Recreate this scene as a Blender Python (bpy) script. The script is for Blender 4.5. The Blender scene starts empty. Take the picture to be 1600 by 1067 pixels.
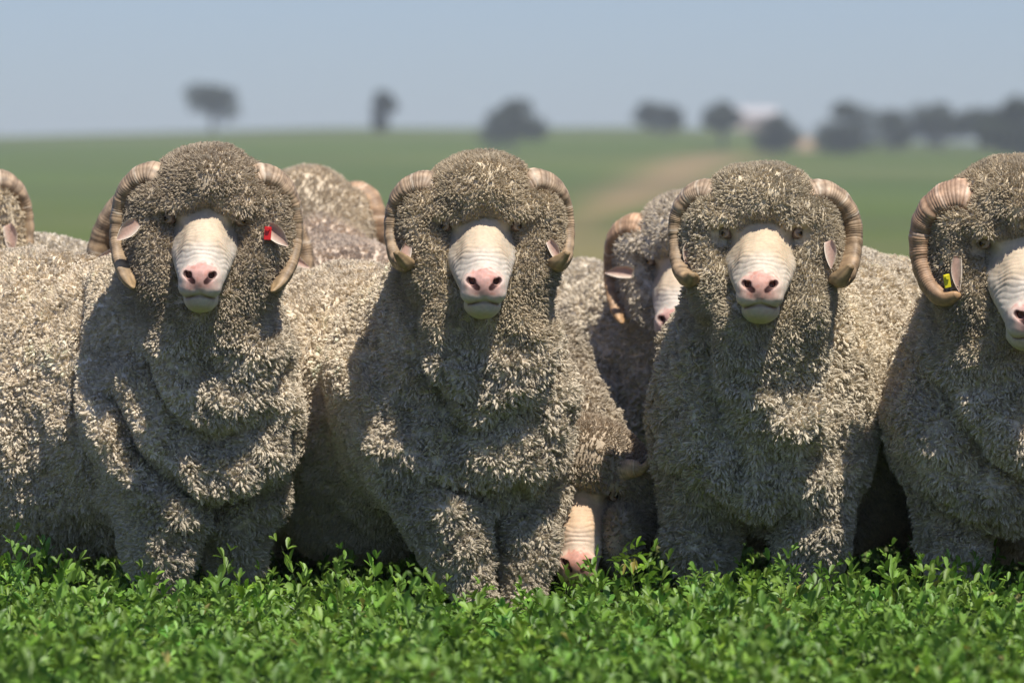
import bpy, math, random
import numpy as np
from mathutils import Vector, Matrix, Euler
from mathutils.kdtree import KDTree

random.seed(7)
RNG = np.random.default_rng(11)
R = math.radians
scene = bpy.context.scene
COL = scene.collection

# ------------------------------------------------------------------ camera
CAM_H = 0.95
K = 36.0 / 200.0 / 1600.0            # radians per photo pixel
HORIZON = 380.0                      # eye level row in the photograph
cam_d = bpy.data.cameras.new('camera')
cam_d.lens = 200; cam_d.sensor_width = 36
cam_d.clip_start = 0.5; cam_d.clip_end = 20000
cam = bpy.data.objects.new('camera', cam_d); COL.objects.link(cam)
cam.location = (0, 0, CAM_H)
cam.rotation_euler = (math.pi / 2 - math.atan((533.5 - HORIZON) * K), 0, 0)
cam_d.dof.use_dof = True
cam_d.dof.focus_distance = 12.75
cam_d.dof.aperture_fstop = 4.9
scene.camera = cam

# ------------------------------------------------------------------ light
SUN_DIR = Vector((0.26, -0.50, 1.0)).normalized()      # towards the sun
sun_el = math.asin(SUN_DIR.z)
sun_az = math.atan2(SUN_DIR.x, SUN_DIR.y)
sd = bpy.data.lights.new('sun', 'SUN'); sd.energy = 5.0; sd.angle = R(0.53); sd.color = (1.0, 0.95, 0.87)
sun = bpy.data.objects.new('sun', sd); COL.objects.link(sun)
sun.rotation_euler = (-SUN_DIR).to_track_quat('-Z', 'Y').to_euler()
sun.location = (5, -10, 20)
world = bpy.data.worlds.new('World'); scene.world = world; world.use_nodes = True
wn = world.node_tree; wn.nodes.clear()
sky = wn.nodes.new('ShaderNodeTexSky'); sky.sky_type = 'NISHITA'; sky.sun_disc = False
sky.sun_elevation = sun_el; sky.sun_rotation = sun_az
sky.altitude = 200; sky.air_density = 1.0; sky.dust_density = 0.6; sky.ozone_density = 1.5
bg = wn.nodes.new('ShaderNodeBackground'); bg.inputs['Strength'].default_value = 0.069
wo = wn.nodes.new('ShaderNodeOutputWorld')
tn = wn.nodes.new('ShaderNodeVectorMath'); tn.operation = 'MULTIPLY'; tn.inputs[1].default_value = (0.885, 1.0, 1.38)   # clear, slightly bluer air
wn.links.new(sky.outputs[0], tn.inputs[0]); wn.links.new(tn.outputs[0], bg.inputs['Color']); wn.links.new(bg.outputs[0], wo.inputs['Surface'])
scene.view_settings.view_transform = 'Standard'
scene.view_settings.look = 'None'
scene.view_settings.exposure = 0.18
scene.view_settings.gamma = 1.0
scene.render.engine = 'CYCLES'
scene.cycles.use_denoising = True
scene.cycles.max_bounces = 8
scene.cycles.diffuse_bounces = 3
scene.cycles.transparent_max_bounces = 6
scene.cycles.volume_bounces = 0
try:
    scene.cycles_curves.shape = 'THICK'
except Exception:
    pass

def P(px, py, Y):
    return np.array([(px - 800.0) * K * Y, Y, CAM_H + Y * (HORIZON - py) * K])

# ------------------------------------------------------------------ helpers
def tag(o, label=None, cat=None, group=None, kind=None):
    if label: o['label'] = label
    if cat: o['category'] = cat
    if group: o['group'] = group
    if kind: o['kind'] = kind
    return o

def empty(name, loc):
    o = bpy.data.objects.new(name, None); COL.objects.link(o); o.location = loc
    o.empty_display_size = 0.1
    return o

def mesh_obj(name, V, F, mat, parent=None, col=None, smooth=True, fmat=None):
    """V world coordinates; F (n,3|4) array or list"""
    me = bpy.data.meshes.new(name)
    V = np.asarray(V, dtype=np.float64)
    if parent is not None:
        V = V - np.array(parent_world(parent))
    if isinstance(F, np.ndarray) and F.ndim == 2:
        n, k = F.shape
        me.vertices.add(len(V)); me.vertices.foreach_set('co', V.astype(np.float32).ravel())
        me.loops.add(n * k); me.loops.foreach_set('vertex_index', F.astype(np.int32).ravel())
        me.polygons.add(n)
        me.polygons.foreach_set('loop_start', np.arange(0, n * k, k, dtype=np.int32))
        me.polygons.foreach_set('loop_total', np.full(n, k, dtype=np.int32))
        me.update(calc_edges=True)
    else:
        me.from_pydata([tuple(v) for v in V], [], [tuple(f) for f in F]); me.update()
    if smooth:
        me.polygons.foreach_set('use_smooth', np.ones(len(me.polygons), dtype=bool))
    if isinstance(mat, (list, tuple)):
        for m in mat: me.materials.append(m)
        if fmat is not None: me.polygons.foreach_set('material_index', np.asarray(fmat, dtype=np.int32))
    else:
        me.materials.append(mat)
    if col is not None:
        a = me.color_attributes.new('tint', 'FLOAT_COLOR', 'POINT')
        c = np.ones((len(V), 4), dtype=np.float32); c[:, :3] = col
        a.data.foreach_set('color', c.ravel())
    o = bpy.data.objects.new(name, me); COL.objects.link(o)
    if parent is not None: o.parent = parent
    return o

def parent_world(p):
    v = Vector(p.location)
    while p.parent: p = p.parent; v = v + p.location
    return v

# vectorised gradient-ish noise (value noise with smooth interpolation)
_perm = np.random.default_rng(3).permutation(4096).astype(np.int64)
_val = np.random.default_rng(4).uniform(-1, 1, 4096).astype(np.float32)
def vnoise(p, scale, seed=0):
    q = np.asarray(p, dtype=np.float64) / scale + seed * 17.31 + 1000.0
    i = np.floor(q).astype(np.int64); f = (q - i).astype(np.float32)
    f = f * f * (3 - 2 * f)
    def h(a, b, c):
        return _val[_perm[(_perm[(_perm[a & 4095] + b) & 4095] + c) & 4095]]
    x, y, z = i[..., 0], i[..., 1], i[..., 2]
    fx, fy, fz = f[..., 0], f[..., 1], f[..., 2]
    c00 = h(x, y, z) * (1 - fx) + h(x + 1, y, z) * fx
    c10 = h(x, y + 1, z) * (1 - fx) + h(x + 1, y + 1, z) * fx
    c01 = h(x, y, z + 1) * (1 - fx) + h(x + 1, y, z + 1) * fx
    c11 = h(x, y + 1, z + 1) * (1 - fx) + h(x + 1, y + 1, z + 1) * fx
    return (c00 * (1 - fy) + c10 * fy) * (1 - fz) + (c01 * (1 - fy) + c11 * fy) * fz
def vnoise3(p, scale, seed=0):
    return np.stack([vnoise(p, scale, seed + 1), vnoise(p, scale, seed + 2), vnoise(p, scale, seed + 3)], -1)
def worley(p, scale, seed=0):
    """distance to and offset from the nearest feature point, in cell units"""
    q = np.asarray(p, dtype=np.float64) / scale + seed * 7.7 + 500.0
    i0 = np.floor(q).astype(np.int64)
    best = np.full(len(q), 9.0); off = np.zeros_like(q)
    for dx in (-1, 0, 1):
        for dy in (-1, 0, 1):
            for dz in (-1, 0, 1):
                i = i0 + np.array([dx, dy, dz])
                h = _perm[(_perm[(_perm[i[:, 0] & 4095] + i[:, 1]) & 4095] + i[:, 2]) & 4095]
                j = np.stack([_val[h], _val[(h + 1301) & 4095], _val[(h + 2777) & 4095]], -1) * 0.42 + 0.5
                dv = q - (i + j); d = (dv ** 2).sum(1)
                m = d < best
                best[m] = d[m]; off[m] = dv[m]
    return np.sqrt(best), off
def sstep(a, b, x):
    t = np.clip((x - a) / (b - a), 0, 1); return t * t * (3 - 2 * t)

# ------------------------------------------------------------------ signed distance volumes
class Vol:
    def __init__(s, lo, hi, h):
        s.lo = np.array(lo, dtype=np.float64); s.h = h
        s.n = np.ceil((np.array(hi) - s.lo) / h).astype(int) + 1
        s.F = np.full(tuple(s.n), 1.0, dtype=np.float32)
    def block(s, lo, hi):
        a = np.clip(np.floor((lo - s.lo) / s.h).astype(int), 0, s.n)
        b = np.clip(np.ceil((hi - s.lo) / s.h).astype(int) + 1, 0, s.n)
        if (b <= a).any(): return None, None
        g = [s.lo[i] + s.h * np.arange(a[i], b[i]) for i in range(3)]
        X = np.stack(np.meshgrid(*g, indexing='ij'), -1).astype(np.float32)
        return tuple(slice(a[i], b[i]) for i in range(3)), X
    def merge(s, sl, d, k):
        A = s.F[sl]
        h = np.clip(0.5 + 0.5 * (A - d) / k, 0, 1)
        s.F[sl] = A * (1 - h) + d * h - k * h * (1 - h)
    def cut(s, sl, d, k):
        A = s.F[sl]; d = -d
        h = np.clip(0.5 - 0.5 * (A - d) / k, 0, 1)
        s.F[sl] = A * (1 - h) + d * h + k * h * (1 - h)
    def ell(s, c, r, M=None, k=0.03, sub=False):
        """ellipsoid: centre, radii, M 3x3 with columns as axes"""
        c = np.asarray(c, float); r = np.asarray(r, float)
        m = (max(r) if M is not None else r) + k + 0.02
        sl, X = s.block(c - m, c + m)
        if sl is None: return
        q = X - c.astype(np.float32)
        if M is not None: q = q @ np.asarray(M, dtype=np.float32)
        rr = r.astype(np.float32)
        k0 = np.sqrt(((q / rr) ** 2).sum(-1)); k1 = np.sqrt(((q / rr ** 2) ** 2).sum(-1)) + 1e-9
        d = k0 * (k0 - 1) / k1
        (s.cut if sub else s.merge)(sl, d, k)
    def cone(s, a, b, ra, rb, k=0.03, sub=False):
        a = np.asarray(a, float); b = np.asarray(b, float)
        m = max(ra, rb) + k + 0.02
        sl, X = s.block(np.minimum(a, b) - m, np.maximum(a, b) + m)
        if sl is None: return
        ab = (b - a).astype(np.float32); pa = X - a.astype(np.float32)
        t = np.clip((pa @ ab) / max(float(ab @ ab), 1e-9), 0, 1)
        d = np.sqrt(((pa - t[..., None] * ab) ** 2).sum(-1)) - (ra + (rb - ra) * t)
        (s.cut if sub else s.merge)(sl, d, k)
    def chain(s, pts, rs, k=0.03, sub=False):
        for i in range(len(pts) - 1): s.cone(pts[i], pts[i + 1], rs[i], rs[i + 1], k, sub)
    def mesh(s):
        """surface nets"""
        F = s.F; ins = F < 0
        nx, ny, nz = F.shape
        cnt = np.zeros((nx - 1, ny - 1, nz - 1), dtype=np.int8)
        for dx in (0, 1):
            for dy in (0, 1):
                for dz in (0, 1):
                    cnt += ins[dx:nx - 1 + dx, dy:ny - 1 + dy, dz:nz - 1 + dz]
        act = (cnt > 0) & (cnt < 8)
        idx = np.argwhere(act)
        ids = np.full(act.shape, -1, dtype=np.int64); ids[act] = np.arange(len(idx))
        corners = np.array([(x, y, z) for x in (0, 1) for y in (0, 1) for z in (0, 1)])
        vals = np.stack([F[idx[:, 0] + c[0], idx[:, 1] + c[1], idx[:, 2] + c[2]] for c in corners], 1)
        acc = np.zeros((len(idx), 3)); w = np.zeros(len(idx))
        for i in range(8):
            for j in range(i + 1, 8):
                if np.abs(corners[i] - corners[j]).sum() != 1: continue
                a, b = vals[:, i], vals[:, j]
                m = (a < 0) != (b < 0)
                t = np.where(m, a / np.where(m, a - b, 1), 0)
                p = corners[i] + t[:, None] * (corners[j] - corners[i])
                acc += p * m[:, None]; w += m
        V = s.lo + s.h * (idx + acc / w[:, None])
        Q = []
        for ax in range(3):
            o = [(1, 0, 0), (0, 1, 0), (0, 0, 1)][ax]
            sl0 = tuple(slice(0, F.shape[i] - o[i]) for i in range(3)); sl1 = tuple(slice(o[i], F.shape[i]) for i in range(3))
            m = ins[sl0] != ins[sl1]
            e = np.argwhere(m); inside0 = ins[sl0][m]
            u, v = (ax + 1) % 3, (ax + 2) % 3
            ok = (e[:, u] > 0) & (e[:, v] > 0) & (e[:, u] < F.shape[u] - 1) & (e[:, v] < F.shape[v] - 1)
            e = e[ok]; inside0 = inside0[ok]
            def at(du, dv):
                q = e.copy(); q[:, u] -= du; q[:, v] -= dv
                return ids[q[:, 0], q[:, 1], q[:, 2]]
            q = np.stack([at(1, 1), at(0, 1), at(0, 0), at(1, 0)], 1)
            q[~inside0] = q[~inside0][:, ::-1]
            Q.append(q)
        return V, np.concatenate(Q)

def vnormals(V, Q):
    fn = np.cross(V[Q[:, 2]] - V[Q[:, 0]], V[Q[:, 3]] - V[Q[:, 1]])
    N = np.zeros_like(V)
    for i in range(4): 
        for c in range(3): N[:, c] += np.bincount(Q[:, i], fn[:, c], len(V))
    return N / (np.linalg.norm(N, axis=1, keepdims=True) + 1e-12)
def relax(V, Q, it=2, f=0.5):
    for _ in range(it):
        S = np.zeros_like(V); n = np.zeros(len(V))
        for a, b in ((0, 1), (1, 2), (2, 3), (3, 0)):
            for c in range(3):
                S[:, c] += np.bincount(Q[:, a], V[Q[:, b], c], len(V)) + np.bincount(Q[:, b], V[Q[:, a], c], len(V))
            n += np.bincount(Q[:, a], minlength=len(V)) + np.bincount(Q[:, b], minlength=len(V))
        V = V + f * (S / np.maximum(n, 1)[:, None] - V)
    return V

# ------------------------------------------------------------------ materials
def new_mat(name):
    m = bpy.data.materials.new(name); m.use_nodes = True
    nt = m.node_tree; b = nt.nodes['Principled BSDF']
    return m, nt, b
def tint_mat(name, rough=0.8, spec=0.2, noise_scale=60, noise_amt=0.25, bump=0.0, bump_scale=200, bump_dist=0.001, sss=0.0, trans=0.0, sheen=0.0):
    m, nt, b = new_mat(name)
    L = nt.links; N = nt.nodes
    at = N.new('ShaderNodeAttribute'); at.attribute_name = 'tint'
    tc = N.new('ShaderNodeTexCoord')
    nz = N.new('ShaderNodeTexNoise'); nz.inputs['Scale'].default_value = noise_scale; nz.inputs['Detail'].default_value = 6
    L.new(tc.outputs['Object'], nz.inputs['Vector'])
    mr = N.new('ShaderNodeMapRange'); mr.inputs['From Min'].default_value = 0.3; mr.inputs['From Max'].default_value = 0.7
    mr.inputs['To Min'].default_value = 1 - noise_amt; mr.inputs['To Max'].default_value = 1 + noise_amt
    L.new(nz.outputs[0], mr.inputs['Value'])
    mx = N.new('ShaderNodeVectorMath'); mx.operation = 'SCALE'
    L.new(at.outputs['Color'], mx.inputs[0]); L.new(mr.outputs[0], mx.inputs['Scale'])
    L.new(mx.outputs[0], b.inputs['Base Color'])
    b.inputs['Roughness'].default_value = rough
    b.inputs['Specular IOR Level'].default_value = spec
    if sheen: b.inputs['Sheen Weight'].default_value = sheen
    if sss:
        b.inputs['Subsurface Weight'].default_value = sss
        b.inputs['Subsurface Radius'].default_value = (0.012, 0.005, 0.003)
        b.inputs['Subsurface Scale'].default_value = 1.0
    if bump:
        n2 = N.new('ShaderNodeTexNoise'); n2.inputs['Scale'].default_value = bump_scale; n2.inputs['Detail'].default_value = 4
        L.new(tc.outputs['Object'], n2.inputs['Vector'])
        bp = N.new('ShaderNodeBump'); bp.inputs['Strength'].default_value = bump; bp.inputs['Distance'].default_value = bump_dist
        L.new(n2.outputs[0], bp.inputs['Height']); L.new(bp.outputs[0], b.inputs['Normal'])
    if trans:
        tr = N.new('ShaderNodeBsdfTranslucent'); L.new(mx.outputs[0], tr.inputs['Color'])
        ms = N.new('ShaderNodeMixShader'); ms.inputs[0].default_value = trans
        out = N['Material Output']
        L.new(b.outputs[0], ms.inputs[1]); L.new(tr.outputs[0], ms.inputs[2]); L.new(ms.outputs[0], out.inputs['Surface'])
    return m

def wool_strand_mat():
    m, nt, b = new_mat('wool_fibre')
    L = nt.links; N = nt.nodes
    at = N.new('ShaderNodeAttribute'); at.attribute_name = 'tint'
    L.new(at.outputs['Color'], b.inputs['Base Color'])
    b.inputs['Roughness'].default_value = 0.75
    b.inputs['Specular IOR Level'].default_value = 0.15
    tr = N.new('ShaderNodeBsdfTranslucent'); L.new(at.outputs['Color'], tr.inputs['Color'])
    ms = N.new('ShaderNodeMixShader'); ms.inputs[0].default_value = 0.18
    L.new(b.outputs[0], ms.inputs[1]); L.new(tr.outputs[0], ms.inputs[2]); L.new(ms.outputs[0], N['Material Output'].inputs['Surface'])
    return m
M_FIBRE = wool_strand_mat()
M_WOOL = tint_mat('wool_under', rough=0.95, spec=0.05, noise_scale=90, noise_amt=0.3, bump=0.8, bump_scale=160, bump_dist=0.004)
M_SKIN = tint_mat('face_skin', rough=0.62, spec=0.3, noise_scale=120, noise_amt=0.10, bump=0.5, bump_scale=700, bump_dist=0.0006, sss=0.12)
M_HORN = tint_mat('horn', rough=0.55, spec=0.4, noise_scale=60, noise_amt=0.35, bump=0.4, bump_scale=350, bump_dist=0.0008)
M_EAR = tint_mat('ear_skin', rough=0.7, spec=0.2, noise_scale=150, noise_amt=0.12, bump=0.4, bump_scale=600, bump_dist=0.0006, sss=0.1)
M_EYE = tint_mat('eye', rough=0.08, spec=0.6, noise_scale=200, noise_amt=0.1)
def plain(name, c, rough=0.5, na=0.12):
    m, nt, b = new_mat(name); N = nt.nodes; L = nt.links
    tc = N.new('ShaderNodeTexCoord'); nz = N.new('ShaderNodeTexNoise'); nz.inputs['Scale'].default_value = 90
    L.new(tc.outputs['Object'], nz.inputs['Vector'])
    rp = N.new('ShaderNodeMix'); rp.data_type = 'RGBA'
    rp.inputs[6].default_value = (*[v * (1 - na) for v in c], 1); rp.inputs[7].default_value = (*[min(1, v * (1 + na)) for v in c], 1)
    L.new(nz.outputs[0], rp.inputs[0]); L.new(rp.outputs[2], b.inputs['Base Color'])
    b.inputs['Roughness'].default_value = rough
    return m
M_REDTAG = plain('red_plastic', (0.62, 0.02, 0.02), 0.35)
M_YELTAG = plain('yellow_plastic', (0.75, 0.65, 0.03), 0.35)
M_HOOF = plain('hoof', (0.06, 0.05, 0.04), 0.6)

# ------------------------------------------------------------------ ram head (bare face), in head space
def wool_noise_band(V): return vnoise(V, 0.02, 5)

def build_head(h=0.0025):
    v = Vol((-0.125, -0.19, -0.245), (0.125, 0.16, 0.13), h)
    v.ell((0, 0.085, 0.02), (0.080, 0.095, 0.075), k=0.01)
    v.cone((0, 0.045, -0.015), (0, -0.045, -0.082), 0.064, 0.050, 0.03)
    v.cone((0, -0.045, -0.082), (0, -0.105, -0.132), 0.050, 0.040, 0.02)
    v.cone((0, 0.08, -0.09), (0, -0.055, -0.160), 0.062, 0.036, 0.035)
    for s in (-1, 1):
        v.ell((s * 0.060, 0.022, 0.014), (0.028, 0.03, 0.020), k=0.03)       # brow
        v.cone((s * 0.056, 0.05, -0.045), (s * 0.030, -0.085, -0.135), 0.036, 0.022, 0.025)
        v.ell((s * 0.027, -0.118, -0.131), (0.024, 0.025, 0.022), k=0.015)   # nostril wing
        v.ell((s * 0.021, -0.114, -0.155), (0.029, 0.027, 0.020), k=0.018)   # upper lip
    v.ell((0, -0.128, -0.130), (0.020, 0.022, 0.024), k=0.015)
    v.ell((0, -0.092, -0.184), (0.031, 0.032, 0.020), k=0.022)                # chin
    v.ell((0, -0.060, -0.182), (0.040, 0.040, 0.024), k=0.02)
    # nostrils: outer end high, inner end low
    for s in (-1, 1):
        v.chain([(s * 0.037, -0.137, -0.121), (s * 0.026, -0.150, -0.130), (s * 0.014, -0.154, -0.142)], [0.0050, 0.0064, 0.0030], 0.006, True)
        v.cone((s * 0.029, -0.148, -0.127), (s * 0.022, -0.115, -0.125), 0.009, 0.006, 0.004, True)
        v.ell((s * 0.090, 0.006, -0.002), (0.017, 0.016, 0.012), k=0.014, sub=True)   # eye socket
    # mouth line, frowning arc
    pts = []
    for i in range(13):
        a = (i - 6) / 6.0
        pts.append((0.038 * a, -0.135 + 0.036 * abs(a) ** 2.0, -0.171 - 0.005 * abs(a) ** 1.5))
    v.chain(pts, [0.0022] * 13, 0.005, True)
    v.cone((0, -0.155, -0.143), (0, -0.142, -0.170), 0.0016, 0.002, 0.004, True)     # philtrum
    V, Q = v.mesh()
    V = relax(V, Q, 2, 0.4)
    N = vnormals(V, Q)
    # wrinkles across the bridge
    ax = np.array([0, -0.70, -0.714]); t = V @ ax
    ang = np.abs(V[:, 0])
    front = sstep(-0.1, 0.35, N[:, 1] * -0.7 + N[:, 2] * 0.7)
    ph = t / 0.0108 + 3.0 * (ang / 0.05) ** 2 * 0.35 + vnoise(V, 0.02, 9) * 0.30 + vnoise(V * np.array([0.3, 1, 1]), 0.035, 19) * 0.9
    w = np.abs(np.sin(math.pi * ph)) ** 0.7 - 0.5
    m = sstep(0.012, 0.04, t) * (1 - sstep(0.128, 0.150, t)) * front
    amp = 0.0020 * (0.35 + 0.65 * sstep(0.05, 0.11, t)) * np.clip(0.9 + 0.9 * vnoise(V * np.array([0.5, 1, 1]), 0.028, 29), 0.15, 1.6)
    V = V + N * (w * m * amp)[:, None]
    V = V + N * (vnoise(V, 0.012, 3) * 0.0008 + vnoise(V, 0.03, 8) * 0.0012)[:, None]
    return V, Q, t

HEAD_V, HEAD_Q, HEAD_T = HEAD_FINE = build_head()
HEAD_COARSE = build_head(0.0042)

def head_colours(V, T, seed, pinkness=1.0):
    cream = np.array([0.62, 0.49, 0.34]); white = np.array([0.64, 0.555, 0.45]); pink = np.array([0.58, 0.335, 0.275])
    grey = np.array([0.40, 0.36, 0.29]); stain = np.array([0.44, 0.38, 0.22]); dark = np.array([0.05, 0.018, 0.015])
    n = vnoise(V + seed * 0.37, 0.03, 1)[:, None]; n2 = vnoise(V + seed * 0.11, 0.008, 2)[:, None]
    x, y, z = V[:, 0], V[:, 1], V[:, 2]
    c = cream * (1 + 0.12 * n) + 0
    side = sstep(0.045, 0.075, np.abs(x) + 0.1 * n[:, 0] * 0.1)[:, None]
    c = c * (1 - side) + (white * 0.6 + grey * 0.4) * side
    eb = (sstep(0.050, 0.066, np.abs(x) + 0.006 * n[:, 0]) * sstep(-0.075, -0.035, z))[:, None] * 0.75
    c = c * (1 - eb) + np.array([0.33, 0.26, 0.18]) * eb
    low = sstep(0.085, 0.125, T)[:, None]
    c = c * (1 - low) + white * low
    # nose leather
    pk = np.exp(-((x / 0.043) ** 4)) * sstep(0.152, 0.168, T + 0.012 * n2[:, 0]) * (1 - sstep(-0.152, -0.162, z + 0.004 * n[:, 0]) * 0.7) * sstep(-0.09, -0.115, y)
    pk = (pk * pinkness)[:, None]
    c = c * (1 - pk) + pink * (1 + 0.15 * n2) * pk
    fr = np.clip(sstep(0.2, 0.7, n2[:, 0]) * 0.5 * pk[:, 0], 0, 1)[:, None]
    c = c * (1 - fr) + np.array([0.50, 0.20, 0.14]) * fr
    ch = (sstep(-0.172, -0.200, z + 0.006 * n[:, 0]) * 0.45)[:, None]
    c = c * (1 - ch) + (stain * 0.6 + white * 0.4) * ch
    md = np.exp(-((z + 0.172 + 0.005 * (np.abs(x) / 0.038) ** 1.5) / 0.0035) ** 2) * (np.abs(x) < 0.036) * (y < -0.06)
    c = c * (1 - 0.6 * md[:, None]) + np.array([0.12, 0.06, 0.05]) * 0.6 * md[:, None]
    # inside of nostrils
    for s in (-1, 1):
        A = np.array((s * 0.036, -0.136, -0.120)); B = np.array((s * 0.016, -0.150, -0.140)); D = B - A
        tt = np.clip(((V - A) @ D) / (D @ D), 0, 1); dd = np.linalg.norm(V - A - tt[:, None] * D, axis=1)
        k = (1 - sstep(0.0058, 0.0080, dd))[:, None]
        c = c * (1 - k) + dark * k
        k = (1 - sstep(0.0065, 0.009, np.linalg.norm(V - np.array((s * 0.027, -0.13, -0.126)), axis=1)))[:, None]
        c = c * (1 - k) + dark * k
        e = np.linalg.norm((V - np.array((s * 0.088, 0.02, 0.002))) * np.array([0.6, 1, 1]), axis=1)
        k = (1 - sstep(0.012, 0.020, e))[:, None] * 0.6
        c = c * (1 - k) + np.array([0.25, 0.17, 0.12]) * k
    # forehead tends to wool stain
    up = sstep(0.0, 0.03, z)[:, None] * 0.5
    c = c * (1 - up) + np.array([0.42, 0.36, 0.26]) * up
    return np.clip(c, 0.01, 0.85)

# ------------------------------------------------------------------ horn, ear, eye
def catmull(pts, n):
    p = np.array(pts, float); p = np.vstack([2 * p[0] - p[1], p, 2 * p[-1] - p[-2]])
    out = []
    seg = len(p) - 3
    for i in range(n):
        u = i / (n - 1) * seg; j = min(int(u), seg - 1); f = u - j
        a, b, c, d = p[j:j + 4]
        out.append(0.5 * ((2 * b) + (-a + c) * f + (2 * a - 5 * b + 4 * c - d) * f * f + (-a + 3 * b - 3 * c + d) * f ** 3))
    return np.array(out)

def build_horn(pts, radii, seed, n=300, ns=18, lines=(0.2, 0.42)):
    """pts head space for this side, radii list (major) along the same knots"""
    C = catmull(pts, n); rad = catmull([(r, 0, 0) for r in radii], n)[:, 0]
    T = np.gradient(C, axis=0); T /= np.linalg.norm(T, axis=1, keepdims=True)
    # broad side of the section faces away from the spiral's centre
    ctr = C[: int(n * 0.8)].mean(0)
    V = []; col = []
    s = np.concatenate([[0], np.cumsum(np.linalg.norm(np.diff(C, axis=0), axis=1))])
    rg = np.random.default_rng(seed)
    phase = s / 0.0062 + 1.3 * np.interp(s, np.linspace(0, s[-1], 20), rg.uniform(-1, 1, 20))
    big = 0.5 + 0.5 * np.sin(s / 0.034 * 2 * math.pi + seed + 1.5 * np.interp(s, np.linspace(0, s[-1], 9), rg.uniform(-1, 1, 9)))
    base = np.array([0.35, 0.245, 0.145]); pinkb = np.array([0.47, 0.345, 0.235]); cream = np.array([0.60, 0.46, 0.30]); dk = np.array([0.20, 0.12, 0.065]); tipc = np.array([0.33, 0.22, 0.11])
    prev = None
    for i in range(n):
        o = C[i] - ctr; o = o - T[i] * (o @ T[i]); o /= np.linalg.norm(o) + 1e-9
        if prev is not None:
            o = prev * 0.8 + o * 0.2; o -= T[i] * (o @ T[i]); o /= np.linalg.norm(o)
        prev = o
        b = np.cross(T[i], o)
        u = i / (n - 1)
        ridge = (abs(math.sin(math.pi * phase[i])) - 0.6)
        fade = 1 - float(sstep(0.72, 0.9, u))
        for j in range(ns):
            a = 2 * math.pi * j / ns
            # rounded triangular section: keeled outer edge
            rr = 1 + 0.10 * math.cos(3 * a) 
            r = rad[i] * rr * (1 + (0.032 * ridge + 0.045 * big[i]) * fade + 0.018 * math.sin(5 * a + seed))
            V.append(C[i] + o * (math.cos(a) * r * 0.70) + b * (math.sin(a) * r))
            c = base + (pinkb - base) * max(0, 1 - u / 0.4)
            c = c + (dk - c) * (0.78 * max(0, -ridge) * 1.6 * fade)
            st = 0.5 + 0.5 * math.sin(a * 7 + seed + 3 * u)
            c = c * (0.80 + 0.30 * st) * (0.85 + 0.3 * big[i])
            for l in lines:
                k = math.exp(-((u - l - 0.012 * math.sin(a + seed) - 0.004 * math.sin(5 * a)) / 0.006) ** 2)
                c = c + (np.array([0.60, 0.50, 0.37]) - c) * k * 0.75
            k = float(sstep(0.78, 0.95, u)); c = c * (1 - k) + tipc * (0.8 + 0.4 * st) * k
            col.append(c)
    V.append(C[-1] + T[-1] * rad[-1] * 0.7); col.append(tipc)
    F = [((i * ns + j), (i * ns + (j + 1) % ns), ((i + 1) * ns + (j + 1) % ns), ((i + 1) * ns + j)) for i in range(n - 1) for j in range(ns)]
    F += [((n - 1) * ns + j, (n - 1) * ns + (j + 1) % ns, n * ns) for j in range(ns)]
    V = np.array(V); V += vnoise3(V, 0.012, seed) * 0.0006
    return V, F, np.array(col)

def build_ear(side, length=0.095, width=0.048, droop=0.0, curl=1.0):
    """root at origin, grows to +x*side; hollow faces -y"""
    V = []; col = []
    nu, nv = 16, 11
    for layer in (0, 1):
        for i in range(nu):
            u = i / (nu - 1)
            w = width * 0.5 * (math.sin(math.pi * min(1, u * 0.78 + 0.22)) ** 0.8 if u < 0.999 else 0.02) * (0.75 + 0.25 * u)
            w = max(w, 0.001)
            for j in range(nv):
                q = (j / (nv - 1)) * 2 - 1
                a = q * 1.25 * curl * (1 - 0.35 * u)
                y = -math.cos(a) * w * 1.0 + w * 0.6
                y = w * (1 - math.cos(a)) * -0.9
                z = math.sin(a) * w / max(math.sin(1.25 * curl), 0.5) if curl else q * w
                x = length * u
                off = 0.0022 * layer * (1 - abs(q) ** 6) * (1 - u ** 6)
                V.append((side * x, y + off, z - droop * u * u * length))
                if layer == 0:
                    e = abs(q) ** 2
                    c = np.array([0.50, 0.32, 0.245]) * (1 - e) + np.array([0.62, 0.53, 0.42]) * e
                else: c = np.array([0.60, 0.52, 0.42])
                col.append(c)
    F = []
    n1 = nu * nv
    for i in range(nu - 1):
        for j in range(nv - 1):
            a = i * nv + j
            f = (a, a + 1, a + nv + 1, a + nv)
            F.append(f if side < 0 else f[::-1]); g = tuple(n1 + k for k in f); F.append(g[::-1] if side < 0 else g)
    for i in range(nu - 1):
        for j in (0, nv - 1):
            a = i * nv + j; F.append((a, a + nv, a + nv + n1, a + n1))
    for j in range(nv - 1):
        for i in (0, nu - 1):
            a = i * nv + j; F.append((a, a + 1, a + 1 + n1, a + n1))
    return np.array(V, float), F, np.array(col)

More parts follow.
